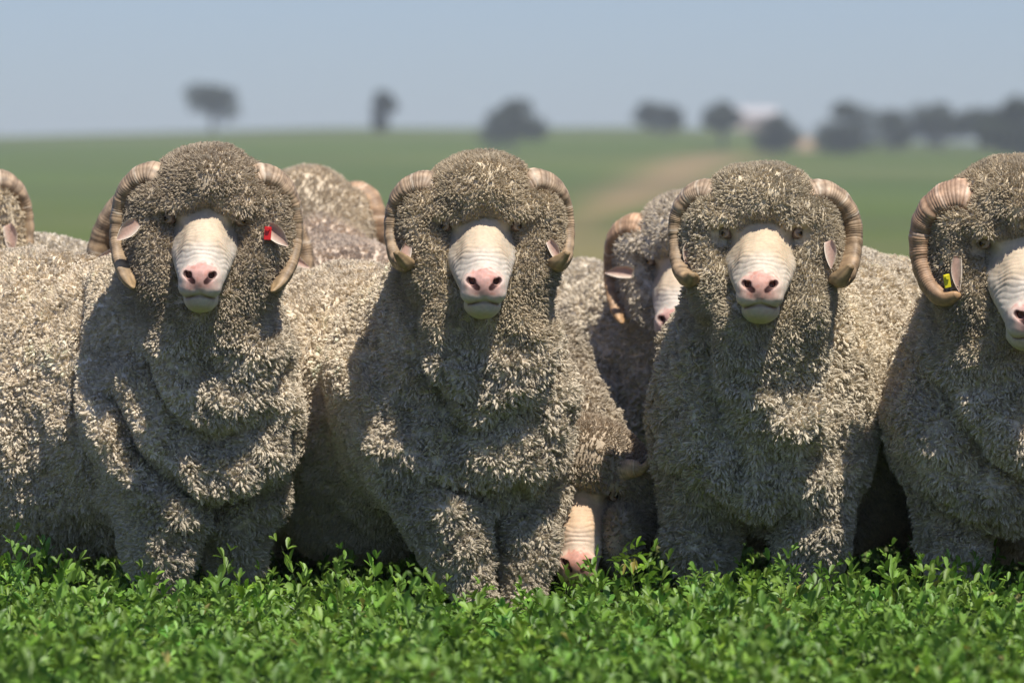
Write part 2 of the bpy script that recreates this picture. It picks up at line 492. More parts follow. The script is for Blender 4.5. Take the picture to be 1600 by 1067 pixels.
def build_eye(side):
    V = []; col = []; F = []
    nr, ns = 14, 20
    d = Vector((side * 0.80, -0.60, 0.02)).normalized()
    up = Vector((0, 0, 1)); rt = d.cross(up).normalized(); up = rt.cross(d)
    r = 0.0132
    for i in range(nr):
        a = math.pi * i / (nr - 1)
        for j in range(ns):
            b = 2 * math.pi * j / ns
            p = d * math.cos(a) + (rt * math.cos(b) + up * math.sin(b)) * math.sin(a)
            V.append(tuple(p * r * (1.06 if a < 0.7 else 1)))
            lx, lz = math.sin(a) * math.cos(b), math.sin(a) * math.sin(b)
            if a > 1.0: c = (0.16, 0.11, 0.08)
            elif (lx / 0.55) ** 2 + (lz / 0.24) ** 2 < 1: c = (0.008, 0.007, 0.006)
            elif a > 0.78: c = (0.06, 0.035, 0.015)
            else: c = (0.28, 0.16, 0.05)
            col.append(c)
    for i in range(nr - 1):
        for j in range(ns):
            F.append((i * ns + j, i * ns + (j + 1) % ns, (i + 1) * ns + (j + 1) % ns, (i + 1) * ns + j))
    return np.array(V), F, np.array(col)

def build_eyelid(side):
    """ring of lid skin round the eye"""
    d = Vector((side * 0.80, -0.60, 0.02)).normalized()
    up = Vector((0, 0, 1)); rt = d.cross(up).normalized(); up = rt.cross(d)
    V = []; F = []; n, m = 24, 8
    for i in range(n):
        a = 2 * math.pi * i / n
        c = rt * (0.0128 * math.cos(a)) + up * (0.0066 * math.sin(a)) + d * 0.0078
        o = (rt * math.cos(a) + up * math.sin(a))
        for j in range(m):
            b = 2 * math.pi * j / m
            rr = 0.0040 + 0.0022 * max(0, math.sin(a))
            V.append(tuple(c + o * (rr * math.cos(b)) + d * (rr * math.sin(b))))
    for i in range(n):
        for j in range(m):
            F.append((i * m + j, ((i + 1) % n) * m + j, ((i + 1) % n) * m + (j + 1) % m, i * m + (j + 1) % m))
    return np.array(V), F

def lid_col(n): return np.tile(np.array([0.38, 0.29, 0.22]), (n, 1))

# ------------------------------------------------------------------ fleece: tufted fibres as curves
def make_fleece(parent, V, Q, wmask, tint, n, length, clump, rad, seed, flow, lift, clumpy, knob, fine, wild, lockr=0.30):
    """V,Q woolly mesh (world), wmask per vertex 0..1, tint (n,3) per vertex, length per vertex, flow (n,3) per vertex"""
    rg = np.random.default_rng(seed)
    a = 0.5 * np.linalg.norm(np.cross(V[Q[:, 2]] - V[Q[:, 0]], V[Q[:, 3]] - V[Q[:, 1]]), axis=1)
    N = vnormals(V, Q)
    qm = wmask[Q].min(1)
    fn = N[Q].mean(1)
    vis = sstep(0.75, 0.25, fn[:, 1])         # the far side carries little
    dens = a * (qm > 0.5) * (0.04 + 0.96 * vis)
    pr = dens / dens.sum()
    fi = rg.choice(len(Q), n, p=pr)
    u = rg.random((n, 1)); w = rg.random((n, 1))
    def lerp(A):
        return (A[Q[fi, 0]] * (1 - u) + A[Q[fi, 1]] * u) * (1 - w) + (A[Q[fi, 3]] * (1 - u) + A[Q[fi, 2]] * u) * w
    p = lerp(V); nn = lerp(N); nn /= np.linalg.norm(nn, axis=1, keepdims=True) + 1e-9
    col = lerp(tint); ln = lerp(length[:, None])[:, 0]; fl = lerp(flow); lf = lerp(lift[:, None])
    # popcorn-like knobs of staples, smaller and softer on the head
    kn = lerp(knob[:, None])[:, 0]
    wp = p + vnoise3(p, 0.03, seed + 40) * 0.008
    wp = wp * np.array([1.15, 1.15, 0.85])
    d1, o1 = worley(wp, 0.030, seed); d2, o2 = worley(wp, 0.0145, seed + 5)
    rise = kn * (0.0095 * (0.75 - d2 ** 2))
    ln = ln * (1 - 0.55 * kn * sstep(0.45, 0.85, d2))
    p = p + nn * rise[:, None]
    o1 -= nn * (o1 * nn).sum(1)[:, None]; o2 -= nn * (o2 * nn).sum(1)[:, None]
    spread = (o1 * 0.55 + o2 * 0.75) * kn[:, None]
    # clumps
    fnc = lerp(fine[:, None])[:, 0]
    cw = 1 + 1.9 * fnc                                   # head locks are smaller and closer
    area = dens.sum() * cw.mean(); nc = min(max(50, int(area / (clump ** 2))), n // 2)
    ci = rg.choice(n, nc, replace=False, p=cw / cw.sum())
    prt = np.abs(vnoise(p * np.array([1, 1, 0.45]) + vnoise3(p, 0.05, seed + 60) * 0.02, 0.055, seed + 61))
    ln = ln * (1 - 0.6 * (1 - sstep(0.0, 0.10, prt)) * (1 - 0.7 * fnc))
    kd = KDTree(len(ci))
    for i, k in enumerate(ci): kd.insert(p[k], i)
    kd.balance()
    org = np.array(parent_world(parent))
    near = np.array([kd.find(q)[1] for q in p])
    cp = p[ci][near]; cn = nn[ci][near]; cs = spread[ci][near]
    crnd = rg.normal(size=(len(ci), 3))[near]
    wob = vnoise3(cp, 0.060, seed + 20) * 0.8 + vnoise3(cp, 0.026, seed + 24) * 1.1
    wl = lerp(wild[:, None])
    d = cn * 1.0 * lf + fl * 0.9 * (0.4 + 0.6 * wl) + wob * (0.22 + 0.55 * wl) + crnd * (0.16 + 0.04 * wl) + cs * (0.45 + 0.55 * wl)
    d /= np.linalg.norm(d, axis=1, keepdims=True) + 1e-9
    cl = (rg.uniform(0.75, 1.25, len(ci))[near]) * ln
    tipc = cp + cn * 0.004 + d * cl[:, None]
    own = p + d * (cl * rg.uniform(0.72, 1.02, n))[:, None] + rg.normal(size=(n, 3)) * 0.0024
    cm = lerp(clumpy[:, None])
    tip = own * (1 - cm) + tipc * cm
    # four to five points, leaving along the normal and bending into the clump
    L = np.linalg.norm(tip - p, axis=1)[:, None]
    ctrl = p + nn * L * 0.55
    K5 = 7
    pts = np.zeros((n, K5, 3)); 
    side = np.cross(d, nn); side /= np.linalg.norm(side, axis=1, keepdims=True) + 1e-9
    ph = rg.uniform(0, 6.28, n)
    for i in range(K5):
        t = i / (K5 - 1)
        q = (1 - t) ** 2 * (p - nn * 0.009) + 2 * t * (1 - t) * ctrl + t * t * tip
        cr = np.sin(ph + t * 10.5)[:, None] * 0.0021 * t
        pts[:, i] = q + side * cr + nn * (np.cos(ph + t * 9.5)[:, None] * 0.0012 * t)
    rr = np.zeros((n, K5)); base = rad * rg.uniform(0.75, 1.25, n)
    for i in range(K5):
        t = i / (K5 - 1); rr[:, i] = base * (1.0 - 0.62 * t ** 1.6)
    # the body of every lock: one thick tapering strand per clump
    m = len(ci); cidx = np.arange(m)
    cP = p[ci]; cN = nn[ci]; dC = d[ci]; lC = ln[ci] * rg.uniform(0.60, 0.98, m)
    first = np.zeros(m, int); 
    tC = cP + cN * 0.003 + dC * lC[:, None]
    cC = cP + cN * (lC * 0.62)[:, None]
    sC = np.cross(dC, cN); sC /= np.linalg.norm(sC, axis=1, keepdims=True) + 1e-9
    phC = rg.uniform(0, 6.28, m)
    lp = np.zeros((m, K5, 3)); lr = np.zeros((m, K5))
    prof = [0.95, 1.05, 1.10, 1.08, 0.98, 0.78, 0.36]
    rC = clump * lockr * np.clip(rg.lognormal(0, 0.24, m), 0.55, 1.7) * (1 - 0.42 * fnc[ci]) * (1 + 0.38 * np.clip(1 - wl[ci, 0] - fnc[ci], 0, 1))
    amp = np.clip(lC * 0.20, 0, 0.0036)
    for i in range(K5):
        t = i / (K5 - 1)
        q = (1 - t) ** 2 * (cP - cN * 0.009) + 2 * t * (1 - t) * cC + t * t * tC
        lp[:, i] = q + sC * (np.sin(phC + t * 6.0) * amp * t)[:, None] + cN * (np.cos(phC + t * 6.0) * amp * 0.8 * t)[:, None]
        lr[:, i] = rC * prof[i]
    cv = bpy.data.hair_curves.new('fleece')
    pts = np.concatenate([lp, pts]); rr = np.concatenate([lr, rr])
    cv.add_curves([K5] * (n + m))
    org = np.array(parent_world(parent))
    cv.attributes['position'].data.foreach_set('vector', (pts - org).astype(np.float32).ravel())
    ra = cv.attributes.get('radius') or cv.attributes.new('radius', 'FLOAT', 'POINT')
    ra.data.foreach_set('value', rr.astype(np.float32).ravel())
    ca = cv.attributes.new('tint', 'FLOAT_COLOR', 'POINT')
    cvar = rg.normal(1, 0.05, n) * (1 + 0.07 * rg.normal(size=len(ci))[near])
    c = np.ones((n + m, K5, 4), dtype=np.float32)
    tipcol = col * np.clip(cvar, 0.6, 1.4)[:, None]
    tipcol = np.concatenate([tipcol[ci], tipcol])
    for i in range(K5):
        t = i / (K5 - 1)
        c[:, i, :3] = tipcol * (1.04 - 0.06 * t)
    ca.data.foreach_set('color', np.clip(c, 0.01, 0.9).ravel())
    cv.materials.append(M_FIBRE)
    o = bpy.data.objects.new('fleece', cv); COL.objects.link(o); o.parent = parent
    o['kind'] = 'stuff'
    return o

# ------------------------------------------------------------------ the ram
HORN_R = [(0.085, 0.055, 0.100), (0.125, 0.060, 0.128), (0.172, 0.075, 0.105), (0.197, 0.095, 0.045), (0.203, 0.090, -0.020), (0.195, 0.045, -0.075), (0.182, 0.0, -0.085), (0.205, -0.030, -0.062)]
HORN_RAD = [0.036, 0.037, 0.036, 0.033, 0.029, 0.024, 0.018, 0.006]

def rotm(yaw, pitch, roll):
    return np.array(Euler((R(pitch), R(roll), R(yaw)), 'XYZ').to_matrix())

def build_ram(spec):
    sp = dict(scale=1.0, yaw=0, pitch=0, roll=0, h=0.0080, strands=230000, clump=0.0070, slen=0.0100, srad=0.00052, width=1.0,
              wool=(0.80, 0.69, 0.525), poll=(0.56, 0.465, 0.325), legs=None, ridges=(), grooves=(), seed=1, horns=(HORN_R, HORN_R), horn_rad=HORN_RAD,
              ears=((-1, 0), (1, 0)), lump=1.0, head_down=False, poll_h=1.0, cheek=1.0, face=True, extra=())
    sp.update(spec)
    seed = sp['seed']
    H = np.array(P(*sp['head'])); RM = rotm(sp['yaw'], sp['pitch'], sp['roll']); S = sp['scale']
    hw = lambda p: H + S * (RM @ np.asarray(p, float))
    hwa = lambda V: H + S * (V @ RM.T)
    C = np.array(P(*sp['chest'])); 
    Rr = C + np.array([sp['rump'][0], sp['rump'][1], 0]); 
    f = (C - Rr); blen = np.linalg.norm(f[:2]); f[2] = 0; f /= np.linalg.norm(f)
    sdir = np.array([-f[1], f[0], 0.0]); 
    if sdir[0] < 0: sdir = -sdir
    B = np.stack([sdir, f, np.array([0, 0, 1.0])], 1)
    W = sp['width']
    root = empty('ram', (C[0], C[1], 0))
    tag(root, sp['label'], 'ram', 'merino rams standing in the field')
    lo = np.minimum(np.minimum(C - 0.42, Rr - 0.42), H - 0.42 * S); hi = np.maximum(np.maximum(C + 0.42, Rr + 0.42), H + 0.42 * S)
    lo[2] = 0.0; hi[2] = max(hi[2], H[2] + 0.3)
    v = Vol(lo, hi, sp['h'])
    bot = sp.get('botz', 0.20)
    at = lambda s_, f_, z: C + sdir * s_ + f * f_ + np.array([0, 0, z - C[2]])
    topz = sp.get('topz', 0.89)
    zc = (topz + bot) / 2; rz = (topz - bot) / 2
    # trunk
    v.ell(at(0, -0.14, 0.605), (0.258 * W, 0.25, topz - 0.605), B, 0.05)
    v.ell(at(0, -0.50, zc), (0.285 * W, 0.42, rz), B, 0.06)
    v.ell(at(0, -blen + 0.02, zc + 0.01), (0.270 * W, 0.30, rz - 0.01), B, 0.06)
    v.ell(at(0, 0.02, C[2] + 0.02), (0.222 * W, 0.20, 0.235), B, 0.06)           # breast
    for s in (-1, 1):
        v.ell(at(s * 0.15 * W, -0.06, 0.54), (0.115 * W, 0.14, 0.19), B, 0.05)   # shoulders
        v.ell(at(s * 0.16 * W, -blen, 0.46), (0.12 * W, 0.17, 0.22), B, 0.05)    # haunches
    # neck
    nb = hw((0, 0.17, -0.06))
    v.cone(at(0, -0.08, 0.66), nb, 0.235 * W, 0.142 * S, 0.06)
    if not sp['head_down']:
        v.cone(at(0, 0.05, 0.56), hw((0, 0.10, -0.16)), 0.19 * W, 0.125 * S, 0.07)
    for (kind, a, b, ra, rb, kk) in sp['extra']:
        v.cone(a, b, ra, rb, kk)
    # woolly head
    M = RM
    g = sp['poll_h']; ck = sp['cheek']
    v.ell(hw((0, 0.085, 0.075)), np.array((0.114, 0.130, 0.083 * g)) * S, M, 0.03 * S)
    v.ell(hw((0, 0.045, 0.055)), np.array((0.098, 0.065, 0.045)) * S, M, 0.03 * S)
    v.ell(hw((0, 0.15, 0.0)), np.array((0.150, 0.12, 0.13)) * S, M, 0.04 * S)
    for s in (-1, 1):
        v.ell(hw((s * 0.120 * ck, 0.095, -0.015)), np.array((0.055, 0.075, 0.080)) * S, M, 0.03 * S)
        v.ell(hw((s * 0.103 * ck, 0.070, -0.105)), np.array((0.058, 0.070, 0.095)) * S, M, 0.03 * S)
        v.ell(hw((s * 0.098, 0.040, 0.042)), np.array((0.036, 0.036, 0.026)) * S, M, 0.03 * S)
        v.ell(hw((s * 0.134 * ck, 0.085, 0.030)), np.array((0.042, 0.062, 0.054)) * S, M, 0.03 * S)
        v.ell(hw((s * 0.134 * ck, 0.085, -0.050)), np.array((0.040, 0.065, 0.080)) * S, M, 0.03 * S)
    v.ell(hw((0, 0.10, -0.17)), np.array((0.120, 0.095, 0.10)) * S, M, 0.04 * S)
    # keep the face and the eyes free of wool
    for s in (-1, 1):
        v.ell(hw((s * 0.072, 0.004, 0.024)), np.array((0.030, 0.026, 0.017)) * S, M, 0.02 * S)
    cr = 0.046 if sp['head_down'] else 0.060
    v.cone(hw((0, -0.055, -0.050)), hw((0, -0.20, -0.165)), cr * S, (cr + 0.01) * S, 0.03 * S, True)
    v.cone(hw((0, -0.040, 0.000)), hw((0, -0.07, -0.05)), 0.036 * S, 0.056 * S, 0.02 * S, True)
    for s in (-1, 1):
        v.cone(hw((s * 0.082, 0.002, -0.004)), hw((s * 0.095, -0.08, -0.006)), 0.015 * S, 0.032 * S, 0.014 * S, True)
        if not sp['head_down']: v.cone(hw((s * 0.074, -0.002, -0.02)), hw((s * 0.062, -0.08, -0.12)), 0.022 * S, 0.030 * S, 0.02 * S, True)
    if sp['head_down']:
        for s in (-1, 1): v.ell(hw((s * 0.094, -0.02, -0.10)), np.array((0.040, 0.062, 0.085)) * S, M, 0.02 * S)
    # legs
    legs = sp['legs'] or [((-0.13, 0.0), (-0.13, 0.02)), ((0.13, 0.0), (0.13, 0.02))]
    lr = sp.get('leg_r', (0.096, 0.068, 0.042))
    for (a, b) in legs:
        A = at(a[0], a[1], 0.42); Bp = at(b[0], b[1], 0.13); md = A * 0.4 + Bp * 0.6
        v.cone(A, md, lr[0], lr[1], 0.04); v.cone(md, Bp, lr[1], lr[2], 0.03); v.cone(Bp, at(b[0], b[1] + 0.01, 0.045), 0.030, 0.024, 0.02)
    for s in (-1, 1):
        A = at(s * 0.14, -blen, 0.40); kn = at(s * 0.14, -blen - 0.06, 0.27); Bp = at(s * 0.13, -blen + 0.0, 0.10)
        v.cone(A, kn, 0.11, 0.065, 0.04); v.cone(kn, Bp, 0.060, 0.032, 0.03); v.cone(Bp, at(s * 0.13, -blen + 0.02, 0.045), 0.03, 0.024, 0.02)
    V, Q = v.mesh()
    V = relax(V, Q, 1, 0.5); N = vnormals(V, Q)
    hl = (V - H) @ RM / S
    inhead = sstep(0.30, 0.20, np.linalg.norm(hl - np.array([0, 0.08, -0.02]), axis=1))
    lump = sp['lump']
    legm = sstep(0.16, 0.26, V[:, 2])
    # folds of skin given as lines across the front
    fac = sstep(0.2, -0.2, N[:, 1])
    def lined(pts):
        q = np.array([[P(a, b, C[1])[0], P(a, b, C[1])[2]] for a, b in pts]); best = np.full(len(V), 9.0)
        p2 = V[:, [0, 2]]
        for i in range(len(q) - 1):
            A, D = q[i], q[i + 1] - q[i]
            t = np.clip(((p2 - A) @ D) / (D @ D), 0, 1)
            best = np.minimum(best, np.linalg.norm(p2 - A - t[:, None] * D, axis=1))
        return best
    disp = np.zeros(len(V))
    for (pts, w, amp) in sp['ridges']:
        disp += 1.25 * amp * np.exp(-(lined(pts) / w) ** 2) * fac
    for (pts, w, amp) in sp['grooves']:
        disp -= 1.7 * amp * np.exp(-(lined(pts) / w) ** 2) * fac
    fr0 = sstep(0.1, 0.5, N @ f)
    kw = (1 - 0.6 * inhead) * (0.32 + 0.88 * fr0)
    wq = (V + vnoise3(V, 0.03, seed + 40) * 0.008) * np.array([1.15, 1.15, 0.85])
    disp += kw * legm * 0.021 * (0.5 - worley(wq, 0.030, seed)[0] ** 2)
    disp += kw * fr0 * legm * 0.022 * (0.5 - worley(wq * np.array([1, 1, 0.75]), 0.062, seed + 3)[0] ** 2)
    big = vnoise(V, 0.09, seed) * 0.012 + vnoise(V * np.array([1, 1, 0.7]), 0.045, seed + 3) * 0.008
    small = (1 - np.abs(vnoise(V, 0.026, seed + 6)) * 1.6) * 0.0055 * (1 - 0.5 * inhead) + vnoise(V, 0.05, seed + 16) * 0.004
    disp += (big * (1 - 0.6 * inhead) + small) * lump * legm
    V = V + N * disp[:, None]
    N = vnormals(V, Q)
    # tint: dusty outside, cream on the flanks
    wool = np.array(sp['wool']); poll = np.array(sp['poll'])
    tint = wool + (poll - wool) * inhead[:, None]
    tint = tint * (1 + 0.12 * vnoise(V, 0.10, seed + 9)[:, None] + 0.08 * vnoise(V, 0.03, seed + 12)[:, None])
    tint = tint * (1 - (0.17 * fr0 * (1 - inhead))[:, None])      # the breast is tinted darker than the flanks
    brown = (sstep(0.5, 0.25, V[:, 2]) * 0.35)[:, None]  # wool turns darker and browner towards the bottom
    tint = tint * (1 - brown) + np.array([0.26, 0.22, 0.15]) * brown
    shank = V[:, 2] < 0.115
    tint[shank] = (0.40, 0.33, 0.25)
    wm = np.ones(len(V)); wm[shank] = 0
    # bare zones: where the skull shows
    hd = hl
    face = (np.abs(hd[:, 0]) < 0.075) & (hd[:, 1] < 0.02) & (hd[:, 2] < 0.01)
    eyez = np.min([np.linalg.norm(hd - np.array((s * 0.083, 0.002, -0.008)), axis=1) for s in (-1, 1)], axis=0) < sp.get('eye_open', 0.0215)
    cor = np.zeros(len(V), bool)
    A = np.array((0, -0.03, -0.005)); D = np.array((0, -0.13, -0.155))
    t = np.clip(((hd - A) @ D) / (D @ D), 0, 1); cd = np.linalg.norm(hd - A - t[:, None] * D, axis=1) + 0.018 * (1 - t) ** 2
    cor = cd + 0.006 * vnoise(hd, 0.012, seed + 70) < 0.057
    wm[(face & cor) | eyez] = 0
    # body mesh = woolly shell joined with the finer face
    HEAD_V, HEAD_Q, HEAD_T = HEAD_FINE if sp['h'] <= 0.010 else HEAD_COARSE
    HV = HEAD_V.copy()
    HV = HV * np.array([sp.get('facew', 1.0), 1, 1])
    HW = hwa(HV)
    hc = head_colours(HEAD_V, HEAD_T, seed, sp.get('pink', 1.0)) * np.array(sp.get('facetint', (1, 1, 1)))
    if sp['face']:
        keep = (HEAD_V[:, 1] < 0.10)
        qk = HEAD_Q[keep[HEAD_Q].all(1)]
        VV = np.vstack([V, HW]); QQ = np.vstack([Q, qk + len(V)]); CC = np.vstack([tint, hc])
        fm = np.concatenate([np.zeros(len(Q), int), np.ones(len(qk), int)])
    else:
        VV, QQ, CC, fm = V, Q, tint, np.zeros(len(Q), int)
    mesh_obj('body', VV, QQ, [M_WOOL, M_SKIN], root, CC, fmat=fm)
    # fleece
    length = np.full(len(V), sp['slen']) * (1 + 0.3 * vnoise(V, 0.15, seed + 15))
    length = length * (1 - 0.15 * inhead) * S
    # short round the eyes and face
    ed = np.minimum(cd, 1.0)
    length *= 0.35 + 0.65 * sstep(0.058, 0.10, ed)
    front = sstep(0.1, 0.5, (N @ f))[:, None]       # breast wool hangs, flank wool stands out
    flow = np.tile(np.array([0, -0.05, -0.30]), (len(V), 1)) * (1 - 0.55 * inhead)[:, None] * (0.7 + 0.6 * front)
    length = length * (1 + 0.38 * front[:, 0] * (1 - inhead) * (0.7 + 0.6 * vnoise(V, 0.07, seed + 31)))
    length = length * (0.60 + 0.40 * np.clip(front[:, 0] + inhead, 0, 1))
    lift = 0.85 + 0.15 * inhead
    clumpy = 0.66 - 0.16 * inhead
    knob = (1.0 - 0.55 * inhead) * (0.38 + 0.92 * front[:, 0]) * (0.3 + 0.7 * legm)
    knob = knob * sp.get('knob', 1.0) * (0.4 + 0.6 * sstep(0.06, 0.10, cd))
    make_fleece(root, V, Q, wm, tint, sp['strands'], length, sp['clump'], sp['srad'], seed, flow, lift, clumpy, knob, inhead, np.clip(front[:, 0] * (1 - inhead) + 0.25 * inhead, 0, 1))
    # horns
    for i, side in enumerate((-1, 1)):
        pts = sp['horns'][i]
        if pts is None: continue
        hv, hf, hcol = build_horn([(side * (x if x < 0.1 else 0.1 + (x - 0.1) * sp.get('hornx', 0.88)), y, z) for x, y, z in pts], sp['horn_rad'], seed * 3 + i, lines=sp.get('hlines', ((0.10, 0.22, 0.46), (0.12, 0.40)))[i])
        mesh_obj('horn', hwa(hv), hf if side > 0 else [q[::-1] for q in hf], M_HORN, root, hcol * np.array(sp.get('horntint', (1, 1, 1))))
    # eyes
    if sp['face']:
        for side in (-1, 1):
            ev, ef, ec = build_eye(side)
            o = mesh_obj('eye', hwa(ev + np.array((side * 0.0780, 0.012, -0.002))), ef, M_EYE, root, ec)
            lv, lf = build_eyelid(side)
            mesh_obj('eyelid', hwa(lv + np.array((side * 0.0780, 0.012, -0.002))), lf, M_SKIN, o, lid_col(len(lv)))
    for e in sp['ears']:
        side = e[0]; opt = e[1] if isinstance(e[1], dict) else {}
        av, af, ac = build_ear(side, opt.get('len', 0.095), opt.get('wid', 0.05), opt.get('droop', 0.3), opt.get('curl', 1.0))
        Em = rotm(opt.get('yaw', 0), opt.get('pitch', 0), opt.get('roll', 0))
        pos = np.array(opt.get('pos', (side * 0.150, 0.045, -0.015)))
        eo = mesh_obj('ear', hwa(av @ Em.T + pos), af, M_EAR, root, ac)
        if 'tag' in opt:
            build_tag(eo, hwa, Em, pos, side, opt)
    # hooves
    for (a, b) in legs:
        hoof(at(b[0], b[1] + 0.02, 0.0), root)
    for s in (-1, 1):
        hoof(at(s * 0.13, -blen + 0.03, 0.0), root)
    return root

def hoof(p, root):
    V = []; F = []
    for k in (-1, 1):
        b = len(V)
        for z, r in ((0.0, 0.026), (0.03, 0.022), (0.055, 0.016)):
            for j in range(8):
                a = 2 * math.pi * j / 8
                V.append((p[0] + k * 0.014 + r * 0.55 * math.cos(a), p[1] + r * 1.3 * math.sin(a), z))
        for i in range(2):
            for j in range(8): F.append((b + i * 8 + j, b + i * 8 + (j + 1) % 8, b + (i + 1) * 8 + (j + 1) % 8, b + (i + 1) * 8 + j))
        F.append(tuple(b + j for j in range(7, -1, -1))); F.append(tuple(b + 16 + j for j in range(8)))
    mesh_obj('hoof', V, F, M_HOOF, root, smooth=False)

def build_tag(eo, hwa, Em, pos, side, opt):
    w, h, x0, z0 = opt.get('tagbox', (0.016, 0.030, 0.030, -0.004))
    V = []; F = []
    import bmesh
    bm = bmesh.new(); bmesh.ops.create_cube(bm, size=1)
    for q in bm.verts: q.co = Vector((q.co.x * w, q.co.y * 0.003, q.co.z * h))
    bmesh.ops.bevel(bm, geom=bm.edges[:], offset=0.0009, segments=2, affect='EDGES')
    b2 = bmesh.ops.create_cone(bm, cap_ends=True, segments=14, radius1=0.0055, radius2=0.0045, depth=0.007, matrix=Matrix.Translation((0, -0.003, h * 0.32)) @ Matrix.Rotation(R(90), 4, 'X'))
    V = np.array([tuple(q.co) for q in bm.verts]); F = [tuple(q.index for q in f_.verts) for f_ in bm.faces]
    bm.verts.index_update(); F = [tuple(q.index for q in f_.verts) for f_ in bm.faces]; bm.free()
    T = rotm(opt.get('tagyaw', 0), 0, opt.get('tagroll', 0))
    V = V @ T.T + np.array((side * x0, opt.get('tagy', -0.012), z0))
    V = V @ Em.T + pos
    mesh_obj('ear_tag', hwa(V), F, opt['tag'], eo, smooth=False)

# ================================================================== SETTING
def ground_colour_mat():
    m, nt, b = new_mat('field')
    N = nt.nodes; L = nt.links
    at = N.new('ShaderNodeAttribute'); at.attribute_name = 'tint'
    tc = N.new('ShaderNodeTexCoord')
    mp = N.new('ShaderNodeMapping'); mp.inputs['Scale'].default_value = (0.02, 0.006, 1)
    nz = N.new('ShaderNodeTexNoise'); nz.inputs['Scale'].default_value = 1.0; nz.inputs['Detail'].default_value = 8
    L.new(tc.outputs['Object'], mp.inputs[0]); L.new(mp.outputs[0], nz.inputs['Vector'])
    mr = N.new('ShaderNodeMapRange'); mr.inputs['From Min'].default_value = 0.3; mr.inputs['From Max'].default_value = 0.7
    mr.inputs['To Min'].default_value = 0.78; mr.inputs['To Max'].default_value = 1.22
    L.new(nz.outputs[0], mr.inputs['Value'])
    mx = N.new('ShaderNodeVectorMath'); mx.operation = 'SCALE'
    L.new(at.outputs['Color'], mx.inputs[0]); L.new(mr.outputs[0], mx.inputs['Scale'])
    L.new(mx.outputs[0], b.inputs['Base Color']); b.inputs['Roughness'].default_value = 0.9
    b.inputs['Specular IOR Level'].default_value = 0.1
    return m
M_FIELD = ground_colour_mat()

PROF_D = np.array([0, 60, 130, 200, 400, 700, 1000, 1150, 1400, 2500, 7000.0])
PROF_PY = [None, None, None, 404, 372, 300, 232, 203]
def crest_row(px):
    return np.interp(px, [-600, 0, 300, 520, 820, 1000, 1150, 1280, 1400, 1600, 2200], [218, 214, 206, 200, 200, 199, 203, 214, 222, 226, 222])
def terrain_z(x, d):
    px = 800 + x / (K * np.maximum(d, 5))
    cr = crest_row(np.clip(px, -600, 2200))
    ds = np.array([200, 400, 700, 1000, 1150.0]); rows = [405, 374, 305, 236, None]
    zs = [CAM_H + a * K * (HORIZON - r) for a, r in zip(ds[:4], rows[:4])]
    zc = CAM_H + 1150 * K * (HORIZON - cr)
    out = np.interp(d, [0, 60, 130, 200, 400, 700, 1000], [0, 0, 0.08, zs[0], zs[1], zs[2], zs[3]])
    t = np.clip((d - 1000) / 150, 0, 1)
    o2 = zs[3] + (zc - zs[3]) * (t + 0.25 * t * (1 - t))
    t2 = np.clip((d - 1150) / 2500, 0, 1)
    o3 = zc - 4 * np.clip((d - 1150) / 150, 0, 1) - (zc - 10) * 0.6 * t2
    return np.where(d <= 1000, out, np.where(d <= 1150, o2, o3))
